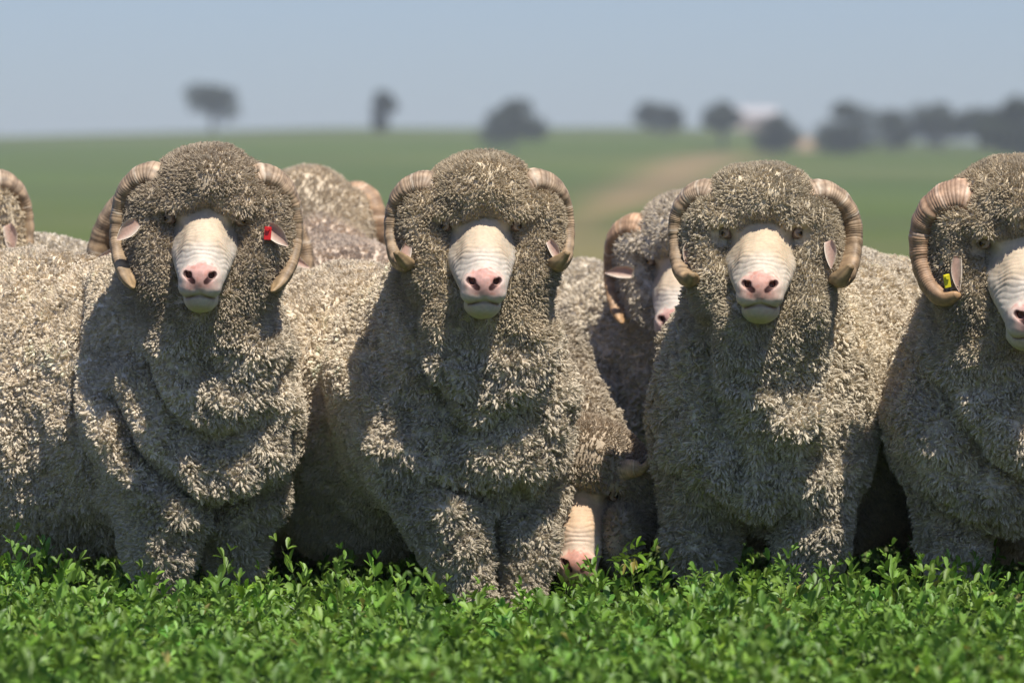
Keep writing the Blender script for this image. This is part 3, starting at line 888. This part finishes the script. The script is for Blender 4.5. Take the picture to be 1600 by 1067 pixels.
def build_ground():
    ds = np.concatenate([[-40, -10, 0, 3, 6], np.linspace(8, 16, 9), np.geomspace(18, 1000, 90), np.linspace(1010, 1160, 24), np.geomspace(1175, 2600, 20)])
    us = np.concatenate([np.linspace(-0.8, -0.14, 14), np.linspace(-0.13, 0.13, 150), np.linspace(0.14, 0.8, 14)])
    D, U = np.meshgrid(ds, us, indexing='ij')
    X = U * np.maximum(D, 60); Y = D
    Z = terrain_z(X, D)
    V = np.stack([X, Y, Z], -1).reshape(-1, 3)
    nd, nu = len(ds), len(us)
    i = np.arange(nd - 1)[:, None] * nu + np.arange(nu - 1)[None]
    F = np.stack([i, i + 1, i + nu + 1, i + nu], -1).reshape(-1, 4)
    px = 800 + U / K * (np.maximum(D, 60) / np.maximum(D, 5)); py = HORIZON - (Z - CAM_H) / (K * np.maximum(D, 5))
    g1 = np.array([0.068, 0.105, 0.009]); g2 = np.array([0.095, 0.120, 0.015]); ol = np.array([0.125, 0.125, 0.050]); brown = np.array([0.28, 0.185, 0.085]); soil = np.array([0.05, 0.045, 0.02])
    n = vnoise(np.stack([D * 0.012, U * 9, 0 * D], -1), 1.0, 3)[..., None]
    n2 = vnoise(np.stack([np.log(np.maximum(D, 1)) * 14, U * 22, 0 * D], -1), 1.0, 4)[..., None]
    C = g1 + (g2 - g1) * np.clip(0.45 + 0.9 * n2, 0, 1)
    crop = sstep(330, 240, py)[..., None]
    C = C * (1 - crop * 0.0)
    def blend(m, col):
        nonlocal C
        m = np.clip(m, 0, 1)
        if m.ndim == 2: m = m[..., None]
        C = C * (1 - m) + col * m
    blend(0.55 * sstep(370, 385, py + 8 * n2[..., 0]) , ol)
    blend(0.40 * np.exp(-((py - 352 - 6 * n[..., 0]) / 7) ** 2), ol)
    blend(0.5 * np.exp(-((py - 268 - 4 * n[..., 0]) / 5) ** 2) * sstep(1150, 1300, px), ol)
    blend(0.75 * np.exp(-((py - crest_row(px) - 9) / 9) ** 2) * (D < 1200), ol * np.array([0.85, 1.0, 0.9]))
    # bare earth track
    ln_x = np.interp(py, [236, 250, 300, 335, 360, 400], [1150, 1110, 1000, 925, 890, 840])
    wd = np.interp(py, [232, 250, 300, 335, 400], [70, 70, 75, 45, 35])
    blend(0.85 * np.exp(-np.abs((px - ln_x + 22 * n2[..., 0]) / wd) ** 2) * sstep(234, 246, py) * (1 - 0.5 * sstep(310, 350, py)), brown)
    blend(0.65 * np.exp(-((px - 950) / 170) ** 2) * sstep(340, 375, py + 10 * n2[..., 0]), (brown * 0.5 + ol * 0.5))
    blend((D < 16).astype(float), soil)
    o = mesh_obj('ground', V, F, M_FIELD, None, C.reshape(-1, 3))
    o['kind'] = 'structure'
build_ground()

# ------------------------------------------------------------------ alfalfa
M_LEAF = tint_mat('alfalfa_leaf', rough=0.45, spec=0.4, noise_scale=35, noise_amt=0.2, trans=0.33)
def build_alfalfa():
    rg = np.random.default_rng(5)
    def leaflet(L, W, fold, bend):
        rows = [(0.0, 0.0), (0.30, 0.72), (0.64, 1.0), (0.90, 0.66), (1.0, 0.0)]
        V = [(0, 0, 0)]
        for t, w in rows[1:4]:
            for q in (-1, 0, 1):
                V.append((q * w * W / 2, t * L, abs(q) * fold * W * w - bend * L * t * t))
        V.append((0, L, -bend * L))
        F = [(0, 2, 1), (0, 3, 2), (1, 2, 5), (1, 5, 4), (2, 3, 6), (2, 6, 5), (4, 5, 8), (4, 8, 7), (5, 6, 9), (5, 9, 8), (7, 8, 10), (8, 9, 10)]
        return np.array(V), np.array(F)
    protos = []
    for pi in range(26):
        Vs = []; Fs = []; Cs = []; nb = 0
        h = rg.uniform(0.12, 0.17) if pi < 23 else rg.uniform(0.18, 0.22)
        lean = rg.normal(0, 0.012, 2)
        # stem 3 sided
        for i in range(4):
            t = i / 3
            c = np.array([lean[0] * t * t * 3, lean[1] * t * t * 3, h * t - 0.02])
            for j in range(3):
                a = 2.1 * j; Vs.append(c + 0.0011 * (1.1 - 0.6 * t) * np.array([math.cos(a), math.sin(a), 0]) * 1.2); Cs.append((0.10, 0.14, 0.04))
        for i in range(3):
            for j in range(3):
                a, b = i * 3 + j, i * 3 + (j + 1) % 3
                Fs += [(a, b, b + 3), (a, b + 3, a + 3)]
        nb = 12
        nn = rg.integers(7, 10)
        az = rg.uniform(0, 6.28)
        for k in range(nn):
            t = 0.38 + 0.62 * k / (nn - 1)
            base = np.array([lean[0] * t * t * 3, lean[1] * t * t * 3, h * t - 0.02])
            az += 2.4 + rg.normal(0, 0.3)
            top = k / (nn - 1)
            pet = rg.uniform(0.014, 0.034) * (1 - 0.55 * top)
            el = R(rg.uniform(12, 50) + 22 * top)
            sc = rg.uniform(0.85, 1.15) * (1.0 - 0.38 * top ** 3)
            dirv = np.array([math.cos(az) * math.cos(el), math.sin(az) * math.cos(el), math.sin(el)])
            tipp = base + dirv * pet
            hue = rg.normal(0, 1)
            young = top ** 2
            for q in (-1, 0, 1):
                L = 0.033 * sc * rg.uniform(0.9, 1.1); Wd = L * rg.uniform(0.38, 0.52)
                v, f = leaflet(L, Wd, rg.uniform(0.10, 0.38), rg.uniform(-0.05, 0.22))
                fwd_el = el * 0.62 + rg.normal(0, 0.30); a2 = az + q * rg.uniform(0.7, 1.15)
                fw = np.array([math.cos(a2) * math.cos(fwd_el), math.sin(a2) * math.cos(fwd_el), math.sin(fwd_el)])
                upv = np.array([0, 0, 1.0]) + rg.normal(0, 0.25, 3); rt = np.cross(fw, upv); rt /= np.linalg.norm(rt); up2 = np.cross(rt, fw)
                w = v[:, :1] * rt + v[:, 1:2] * fw + v[:, 2:] * up2 + tipp
                Vs += list(w); Fs += [tuple(x + nb for x in ff) for ff in f]
                base_c = np.array([0.130, 0.245, 0.030]) * (1 + 0.20 * hue) + np.array([0.05, 0.07, 0.006]) * young * 0.7
                base_c = base_c + np.array([0.02, 0.015, 0.02]) * rg.uniform(0, 1)
                if rg.random() < 0.015: base_c = np.array([0.28, 0.25, 0.06])
                Cs += [base_c] * len(v); nb += len(v)
        protos.append((np.array(Vs), np.array(Fs), np.array(Cs)))
    pts = []
    y = 8.7
    while y < 14.9:
        sp = 0.056 if y < 13.2 else 0.070
        hw = 0.0925 * y + 0.12
        x = -hw
        while x < hw:
            pts.append((x + rg.uniform(-0.5, 0.5) * sp, y + rg.uniform(-0.5, 0.5) * sp)); x += sp
        y += sp
    pts = np.array(pts)
    gap = vnoise(np.c_[pts, np.zeros(len(pts))], 0.16, 8); pts = pts[(gap > -0.52) | (rg.random(len(pts)) < 0.25)]
    pts3 = np.c_[pts, np.zeros(len(pts))]
    hn = vnoise(pts3, 0.30, 2) * 0.22 + vnoise(pts3, 0.10, 3) * 0.34
    AV = []; AF = []; AC = []; nb = 0
    pid = rg.integers(0, 26, len(pts)); 
    pid[(pid >= 23) & (rg.random(len(pts)) < 0.55)] = 3
    for i in range(len(pts)):
        V, F, C = protos[pid[i]]
        a = rg.uniform(0, 6.28); c, s = math.cos(a), math.sin(a); k = (1.12 + hn[i]) * rg.uniform(0.9, 1.1)
        k *= FIELD_H(pts[i, 0], pts[i, 1])
        W = np.empty_like(V)
        tx, ty = rg.normal(0, 0.10, 2)
        W[:, 0] = (V[:, 0] * c - V[:, 1] * s) + tx * V[:, 2] + pts[i, 0]
        W[:, 1] = (V[:, 0] * s + V[:, 1] * c) + ty * V[:, 2] + pts[i, 1]
        W[:, 2] = V[:, 2] * k
        AV.append(W); AF.append(F + nb); AC.append(C * np.clip(1 + rg.normal(0, 0.17), 0.5, 1.6) * np.array([1 + rg.normal(0, 0.08), 1, 1 + rg.normal(0, 0.15)])); nb += len(V)
    o = mesh_obj('alfalfa', np.vstack(AV), np.vstack(AF), M_LEAF, None, np.vstack(AC))
    o['kind'] = 'stuff'
def FIELD_H(x, y):
    px = 800 + x / (K * y)
    # trodden lower where the middle ram has stepped in
    k = 1.05 - 0.22 * math.exp(-((px - 760) / 110) ** 2) * (1 if 12.2 < y < 13.3 else 0.15)
    k += 0.13 * math.exp(-((px - 985) / 50) ** 2) * (y > 12.7) + 0.11 * math.exp(-((px - 1400) / 70) ** 2) * (y > 12.5) + 0.10 * math.exp(-((px - 200) / 60) ** 2) * (12.0 < y < 13.4)
    k += 0.06 * math.sin(px / 37.0) * math.sin(px / 83.0 + y * 3)
    return k
build_alfalfa()

# ------------------------------------------------------------------ far trees
M_BARK = plain('bark', (0.10, 0.08, 0.06), 0.9)
M_CROWN = tint_mat('eucalypt_leaf', rough=0.6, spec=0.2, noise_scale=0.6, noise_amt=0.3, trans=0.15)
def far_tree(px, base_row, top_row, wpx, d, label, trunk_frac=0.3, seed=0, lobes=7):
    rg = np.random.default_rng(seed + 100)
    top_row -= 5; wpx *= 1.2 if px < 1250 else 1.34
    dd = np.linspace(600, 1150, 300); xx = (px - 800) * K * dd
    rows = HORIZON - (terrain_z(xx, dd) - CAM_H) / (K * dd)
    if base_row > rows.min() + 1: d = float(dd[np.argmin(np.abs(rows - base_row))])
    else: d = 1146.0
    x = (px - 800) * K * d; zt = CAM_H + d * K * (HORIZON - top_row)
    zb = float(terrain_z(np.array(x), np.array(float(d))))
    H = zt - zb; Wd = wpx * K * d
    root = empty('gum_tree', (x, d, zb)); tag(root, label, 'tree', 'gum trees along the skyline')
    V = []; F = []
    def limb(a, b, ra, rb):
        n0 = len(V); a = np.array(a, float); b = np.array(b, float); t = (b - a) / np.linalg.norm(b - a)
        u = np.cross(t, (0.3, 1, 0.1)); u /= np.linalg.norm(u); w = np.cross(t, u)
        for p, r in ((a, ra), (b, rb)):
            for j in range(7):
                q = 2 * math.pi * j / 7; V.append(p + r * (math.cos(q) * u + math.sin(q) * w))
        for j in range(7): F.append((n0 + j, n0 + (j + 1) % 7, n0 + 7 + (j + 1) % 7, n0 + 7 + j))
    f = np.array([x, d, zb - 0.3]); top = f + np.array([rg.normal(0, 0.03) * Wd, 0, H * (trunk_frac + 0.15)])
    tr = (0.035 + 0.05 * trunk_frac) * H
    limb(f, top, tr, tr * 0.6)
    cent = []
    for i in range(lobes):
        a = 2 * math.pi * i / lobes + rg.uniform(-.4, .4); rr = rg.uniform(0.25, 0.85) * Wd * 0.42
        z = zb + H * (trunk_frac + (1 - trunk_frac) * rg.uniform(0.12, 0.80))
        c = np.array([x + math.cos(a) * rr, d + math.sin(a) * rr, z]); cent.append((c, rg.uniform(0.24, 0.34) * min(Wd, H * 1.2)))
        limb(top * 0.4 + f * 0.6 + (top - f) * rg.uniform(0.0, 0.5), c, tr * 0.45, tr * 0.15)
    cent.append((np.array([x, d, zt - 0.2 * H]), 0.22 * min(Wd, H * 1.2)))
    mesh_obj('trunk', V, F, M_BARK, root)
    LV = []; LF = []; LC = []
    for c, r in cent:
        n = 420
        p = rg.normal(size=(n, 3)); p /= np.linalg.norm(p, axis=1, keepdims=True); p *= (rg.random((n, 1)) ** 0.4) * r * np.array([1, 1, 0.72]); p += c
        for q in p:
            u = rg.normal(size=3); u /= np.linalg.norm(u); w = np.cross(u, rg.normal(size=3)); w /= np.linalg.norm(w)
            s = 0.045 * H * rg.uniform(0.6, 1.3); b = len(LV)
            LV += [q - u * s, q + w * s * 0.5, q + u * s, q - w * s * 0.5]; LF.append((b, b + 1, b + 2, b + 3))
            k = rg.uniform(0.7, 1.3); LC += [np.array([0.040, 0.052, 0.026]) * k] * 4
    mesh_obj('crown', np.array(LV), np.array(LF), M_CROWN, root, np.array(LC), smooth=False)
TREES = [
 (333, 206, 136, 84, 1165, 'lone round-crowned gum tree with clear trunk on the skyline, leftmost of all trees', 0.38),
 (598, 206, 142, 36, 1165, 'narrow upright gum tree alone on the skyline left of centre', 0.02),
 (800, 238, 162, 86, 1080, 'dark bushy gum tree below the crest behind the middle ram', 0.18),
 (1015, 208, 166, 44, 1165, 'left one of two thin gum trees side by side right of the bare earth track', 0.22),
 (1048, 214, 166, 42, 1150, 'right one of two thin gum trees, touching its twin, above the bare earth track', 0.22),
 (1130, 232, 158, 56, 1120, 'tall dark gum tree just left of the pale farm shed', 0.25),
 (1214, 246, 182, 74, 1060, 'low spreading gum tree in front of the pale farm shed', 0.15),
 (1318, 242, 162, 92, 1090, 'broad dark gum tree starting the right-hand tree row', 0.12),
 (1398, 236, 176, 72, 1110, 'lower gum tree in the right-hand row, second from its left end', 0.12),
 (1468, 236, 164, 84, 1100, 'tall-topped gum tree in the middle of the right-hand row', 0.12),
 (1530, 240, 172, 66, 1090, 'gum tree in the right-hand row, second from the frame edge', 0.12),
 (1592, 262, 150, 92, 1020, 'nearest and darkest gum tree at the right frame edge', 0.1),
]
for i, t in enumerate(TREES):
    far_tree(*t[:5], t[5], t[6], seed=i)

# pale farm shed and bare mound among the trees
def farm_shed():
    d = 1180.0
    x0, x1 = (1150 - 800) * K * d, (1212 - 800) * K * d
    zb = float(terrain_z(np.array((x0 + x1) / 2), np.array(d))) - 1
    z1 = CAM_H + d * K * (HORIZON - 182); z2 = CAM_H + d * K * (HORIZON - 168)
    root = empty('farm_shed', ((x0 + x1) / 2, d, zb)); tag(root, 'pale farm shed with light metal roof half hidden by trees on the skyline', 'shed')
    V = [(x0, d, zb), (x1, d, zb), (x1, d + 10, zb), (x0, d + 10, zb), (x0, d, z1), (x1, d, z1), (x1, d + 10, z1), (x0, d + 10, z1), (x0, d + 5, z2 - .3), (x1, d + 5, z2 - .3)]
    mesh_obj('wall', V, [(0, 1, 5, 4), (1, 2, 6, 9, 5), (2, 3, 7, 6), (3, 0, 4, 8, 7)], plain('shed_wall', (0.55, 0.42, 0.38), 0.8), root, smooth=False)
    o = 0.4; V = [(x0 - o, d - o, z1 - .1), (x1 + o, d - o, z1 - .1), (x1 + o, d + 5, z2), (x0 - o, d + 5, z2), (x1 + o, d + 10 + o, z1 - .1), (x0 - o, d + 10 + o, z1 - .1)]
    V += [(a, b, c + .12) for a, b, c in V]
    mesh_obj('roof', V, [(0, 3, 2, 1), (3, 5, 4, 2), (6, 7, 8, 9), (9, 8, 10, 11), (0, 1, 7, 6), (5, 11, 10, 4), (1, 2, 8, 7), (2, 4, 10, 8), (0, 6, 9, 3), (3, 9, 11, 5)], plain('roof_metal', (0.50, 0.47, 0.46), 0.5), root, smooth=False)
    zd = zb + 0.1
    for k in range(2):
        xa = x0 + (x1 - x0) * (0.2 + 0.4 * k); xb = xa + (x1 - x0) * 0.2
        mesh_obj('door', [(xa, d - .08, zd), (xb, d - .08, zd), (xb, d - .08, z1 - .8), (xa, d - .08, z1 - .8), (xa, d - .01, zd), (xb, d - .01, zd), (xb, d - .01, z1 - .8), (xa, d - .01, z1 - .8)],
                 [(0, 1, 2, 3), (1, 5, 6, 2), (4, 0, 3, 7), (3, 2, 6, 7), (5, 4, 7, 6)], plain('shed_door', (0.3, 0.25, 0.22), 0.6), root, smooth=False)
farm_shed()
def earth_mound():
    d = 1000.0; cx = (1254 - 800) * K * d; V = []; F = []; n, m = 18, 8
    zb = float(terrain_z(np.array(cx), np.array(d))) - 0.3
    top = CAM_H + d * K * (HORIZON - 214)
    for i in range(m):
        t = i / (m - 1)
        for j in range(n):
            a = 2 * math.pi * j / n; r = (22 * K * d) * math.cos(t * math.pi / 2) * (1 + 0.18 * math.sin(3 * a + 1) + 0.08 * math.sin(7 * a))
            V.append((cx + r * math.cos(a), d + r * math.sin(a), zb + (top - zb) * math.sin(t * math.pi / 2)))
    for i in range(m - 1):
        for j in range(n): F.append((i * n + j, i * n + (j + 1) % n, (i + 1) * n + (j + 1) % n, (i + 1) * n + j))
    o = mesh_obj('earth_mound', V, F, plain('tan_earth', (0.34, 0.24, 0.15), 0.95))
    tag(o, 'tan mound of bare earth at the foot of the skyline trees', 'mound')
earth_mound()

# ------------------------------------------------------------------ air
def build_haze():
    lo = (-2150, -60, -1.5); hi = (2150, 2620, 46)
    V = [(x, y, z) for z in (lo[2], hi[2]) for y in (lo[1], hi[1]) for x in (lo[0], hi[0])]
    F = [(0, 2, 3, 1), (4, 5, 7, 6), (0, 1, 5, 4), (2, 6, 7, 3), (0, 4, 6, 2), (1, 3, 7, 5)]
    m = bpy.data.materials.new('haze'); m.use_nodes = True; nt = m.node_tree; nt.nodes.clear()
    pv = nt.nodes.new('ShaderNodeVolumePrincipled'); out = nt.nodes.new('ShaderNodeOutputMaterial')
    pv.inputs['Density'].default_value = HAZE_DENSITY; pv.inputs['Color'].default_value = (0.88, 0.95, 0.98, 1)
    nt.links.new(pv.outputs[0], out.inputs['Volume'])
    o = mesh_obj('haze', V, F, m, None, smooth=False); o['kind'] = 'stuff'
HAZE_DENSITY = 0.00027
build_haze()

# ================================================================== RAMS
HORN_DOWN = [(0.085, 0.055, 0.095), (0.130, 0.060, 0.122), (0.176, 0.075, 0.088), (0.200, 0.090, 0.025), (0.207, 0.085, -0.045), (0.197, 0.050, -0.105), (0.178, 0.012, -0.142), (0.164, -0.015, -0.158)]
HORN_WIDE = [(0.085, 0.055, 0.10), (0.14, 0.065, 0.12), (0.20, 0.085, 0.075), (0.240, 0.10, 0.0), (0.243, 0.085, -0.06), (0.225, 0.04, -0.105), (0.205, 0.0, -0.115), (0.215, -0.025, -0.10)]
HORN_CHUNK = [(0.085, 0.055, 0.095), (0.125, 0.060, 0.120), (0.165, 0.075, 0.092), (0.186, 0.090, 0.035), (0.186, 0.085, -0.030), (0.176, 0.045, -0.085), (0.160, 0.0, -0.105), (0.150, -0.030, -0.098)]
HORN_OUT = [(0.085, 0.055, 0.100), (0.130, 0.060, 0.125), (0.178, 0.075, 0.100), (0.208, 0.090, 0.040), (0.212, 0.085, -0.030), (0.200, 0.040, -0.090), (0.186, 0.000, -0.105), (0.214, -0.028, -0.078)]
HORN_HUG = [(0.085, 0.055, 0.090), (0.130, 0.060, 0.110), (0.175, 0.075, 0.080), (0.200, 0.088, 0.020), (0.202, 0.080, -0.045), (0.188, 0.045, -0.095), (0.166, 0.012, -0.115), (0.140, -0.010, -0.105)]

def low(h, k): return [(x, y, z * k if z > 0 else z) for x, y, z in h]
RAMS = [
 dict(label='ram with a red ear tag facing the camera, deep folds in its neck wool',
    head=(320, 342, 12.72), chest=(298, 640, 13.08), rump=(-0.90, 0.72), seed=4, topz=0.925, width=0.92,
    horns=(low(HORN_DOWN, 0.80), low(HORN_DOWN, 0.82)), roll=1.5, eye_open=0.0235, facew=0.93, poll=(0.52, 0.43, 0.31), 
    ears=((-1, dict(pos=(-0.150, -0.005, -0.010), roll=-38, yaw=8, len=0.062, wid=0.044, droop=0.1)),
          (1, dict(pos=(0.142, -0.005, -0.012), roll=38, yaw=-8, len=0.064, wid=0.044, droop=0.1, tag=M_REDTAG, tagbox=(0.016, 0.030, 0.012, -0.012), tagroll=-35))),
    ridges=[([(268, 540), (300, 610), (340, 630), (385, 600), (405, 540)], 0.050, 0.030),
            ([(212, 590), (262, 690), (330, 742), (390, 700), (420, 620)], 0.038, 0.034),
            ([(160, 640), (215, 745), (290, 810), (350, 830), (410, 770), (430, 700)], 0.035, 0.026)],
    grooves=[([(240, 560), (285, 650), (340, 680), (400, 650), (425, 560)], 0.018, 0.016),
             ([(185, 620), (240, 725), (330, 790), (410, 745), (450, 670)], 0.018, 0.020),
             ([(128, 450), (112, 560), (122, 680), (150, 760)], 0.020, 0.018)]),
 dict(label='ram in the centre facing the camera, horn tips turned outward, front legs stepping together',
    head=(752, 352, 12.78), chest=(722, 640, 13.12), rump=(-0.52, 0.86), yaw=3, width=0.96, seed=2,
    eye_open=0.0245, horn_rad=[0.036, 0.037, 0.036, 0.033, 0.030, 0.027, 0.022, 0.008], legs=[((-0.135, 0.02), (-0.035, 0.13)), ((0.15, 0.02), (0.085, 0.13))], leg_r=(0.090, 0.062, 0.042),
    horns=(low(HORN_R, 0.74), low(HORN_R, 0.78)), facew=0.99,
    ears=((-1, dict(pos=(-0.166, -0.005, -0.045), roll=-62, yaw=20, len=0.055, wid=0.036)), (1, dict(pos=(0.152, -0.005, -0.035), roll=50, yaw=-10, len=0.055, wid=0.030))),
    ridges=[([(575, 620), (620, 700), (720, 735), (800, 715), (865, 620)], 0.050, 0.018), ([(680, 500), (705, 585), (750, 615), (790, 600), (825, 520)], 0.045, 0.024),
            ([(700, 790), (745, 815), (790, 790)], 0.04, 0.03)],
    grooves=[([(690, 745), (730, 765), (800, 750)], 0.018, 0.018), ([(660, 480), (665, 560), (700, 620)], 0.022, 0.014)]),
 dict(label='ram with cream-banded horns facing the camera, left of the yellow-tagged ram',
    head=(1190, 363, 12.76), chest=(1187, 640, 13.10), rump=(0.30, 0.88), topz=0.93, yaw=-4, pitch=-4, seed=9, cheek=0.92, width=0.95,
    wool=(0.79, 0.69, 0.525), poll=(0.58, 0.495, 0.355), eye_open=0.029, facetint=(1.0, 0.98, 0.93),
    horns=([(x * 1.06, y, z) for x, y, z in low(HORN_CHUNK, 0.80)], low(HORN_OUT, 0.76)), facew=1.02, hlines=((0.16, 0.25, 0.34, 0.48), (0.14, 0.30, 0.40)), horn_rad=[0.037, 0.038, 0.037, 0.035, 0.032, 0.029, 0.024, 0.010],
    ears=((1, dict(pos=(0.150, -0.004, -0.020), roll=68, yaw=-12, len=0.060, wid=0.036)), (-1, dict(pos=(-0.16, 0.04, -0.02), roll=-60, yaw=10, len=0.05, wid=0.03))),
    ridges=[([(1150, 500), (1155, 580), (1190, 640), (1215, 660)], 0.050, 0.030), ([(1255, 470), (1262, 560), (1250, 640)], 0.040, 0.020), ([(1130, 740), (1200, 770), (1280, 740)], 0.05, 0.02)],
    grooves=[([(1292, 490), (1290, 560), (1270, 640)], 0.016, 0.022), ([(1100, 500), (1115, 620), (1150, 720)], 0.025, 0.016)]),
 dict(label='ram with a yellow ear tag at the right edge, nose cut by the frame',
    head=(1600, 380, 12.62), chest=(1585, 650, 13.0), rump=(0.12, 0.95), yaw=5, pitch=9, eye_open=0.028, scale=1.09, seed=13, width=1.08,
    horns=(low(HORN_HUG, 0.80), low(HORN_HUG, 0.80)), horn_rad=[0.043, 0.045, 0.045, 0.042, 0.038, 0.032, 0.024, 0.012], horntint=(1.12, 1.0, 0.98),
    ears=((-1, dict(pos=(-0.140, -0.010, -0.025), roll=-80, yaw=15, len=0.072, wid=0.032, tag=M_YELTAG, tagbox=(0.014, 0.028, 0.052, 0.016), tagroll=70)), (1, dict(pos=(0.15, 0.03, -0.03), roll=60, len=0.06))),
    ridges=[([(1490, 560), (1530, 640), (1590, 690), (1660, 640)], 0.05, 0.03), ([(1440, 640), (1500, 760), (1590, 800)], 0.045, 0.025)],
    grooves=[([(1470, 600), (1530, 720), (1600, 750)], 0.02, 0.02)]),
 dict(label='blurred ram at the left frame edge, one horn showing above a woolly back',
    head=(-78, 342, 14.4), chest=(-90, 640, 14.75), rump=(-0.3, 0.9), yaw=8, seed=21, h=0.015, strands=40000, srad=0.0012, clump=0.012,
    horns=(low(HORN_DOWN, 0.8), low(HORN_DOWN, 0.8)), ears=((1, dict(pos=(0.146, 0.0, -0.015), roll=66, yaw=-12, len=0.075, wid=0.045)),)),
 dict(label='ram hidden behind the red-tagged ram, wide horns and pale back peeking out either side',
    head=(309, 388, 14.0), chest=(300, 640, 14.4), rump=(-0.75, 0.35), seed=25, h=0.015, strands=60000, srad=0.0009, clump=0.010, topz=0.965, scale=1.12,
    wool=(0.74, 0.66, 0.53), horns=(HORN_WIDE, HORN_WIDE), ears=((-1, {}), (1, {}))),
 dict(label='ram seen from behind, its woolly poll between the red-tagged ram and the centre ram',
    head=(492, 352, 15.7), chest=(528, 560, 15.3), rump=(0.0, -0.35), yaw=172, seed=28, h=0.015, strands=60000, srad=0.0009, clump=0.010, topz=0.955,
    wool=(0.66, 0.54, 0.42), poll=(0.62, 0.52, 0.38), horns=(low(HORN_R, 0.72), low(HORN_R, 0.72)), horntint=(1.15, 1.05, 1.0), ears=()),
 dict(label='blurred ram looking out between the centre ram and the cream-horned one, long horn curving down',
    head=(1064, 408, 14.5), chest=(1050, 640, 14.9), rump=(-0.42, 0.75), yaw=-12, pitch=10, seed=31, h=0.013, strands=60000, srad=0.0009, clump=0.010,
    poll=(0.58, 0.50, 0.385), wool=(0.70, 0.61, 0.47), horns=(low(HORN_DOWN, 0.7), low(HORN_DOWN, 0.7)), horntint=(1.2, 1.05, 0.95),
    ears=((-1, dict(pos=(-0.125, -0.01, -0.03), roll=22, yaw=25, len=0.07, wid=0.042)), (1, {}))),
 dict(label='grazing ram with its wrinkled nose down in the alfalfa beside the centre ram',
    head=(906, 775, 13.20), chest=(815, 650, 13.95), topz=0.80, rump=(-0.30, 0.75), pitch=14, yaw=-5, facetint=(0.98, 0.86, 0.78), scale=0.97, facew=0.92, head_down=True, seed=36, h=0.010, strands=70000, srad=0.0008, clump=0.009, width=0.62,
    poll=(0.44, 0.355, 0.255), wool=(0.58, 0.49, 0.36), horns=([(0.085, 0.02, 0.055), (0.105, 0.0, 0.065), (0.125, -0.01, 0.070), (0.143, -0.015, 0.072), (0.158, -0.018, 0.075), (0.170, -0.020, 0.083), (0.178, -0.020, 0.096), (0.182, -0.018, 0.112)],) * 2, horn_rad=[0.026, 0.025, 0.023, 0.020, 0.016, 0.011, 0.007, 0.003], horntint=(1.5, 1.5, 1.5),
    ears=((-1, {}), (1, dict(roll=-20)))),
]
for s in RAMS: build_ram(s)
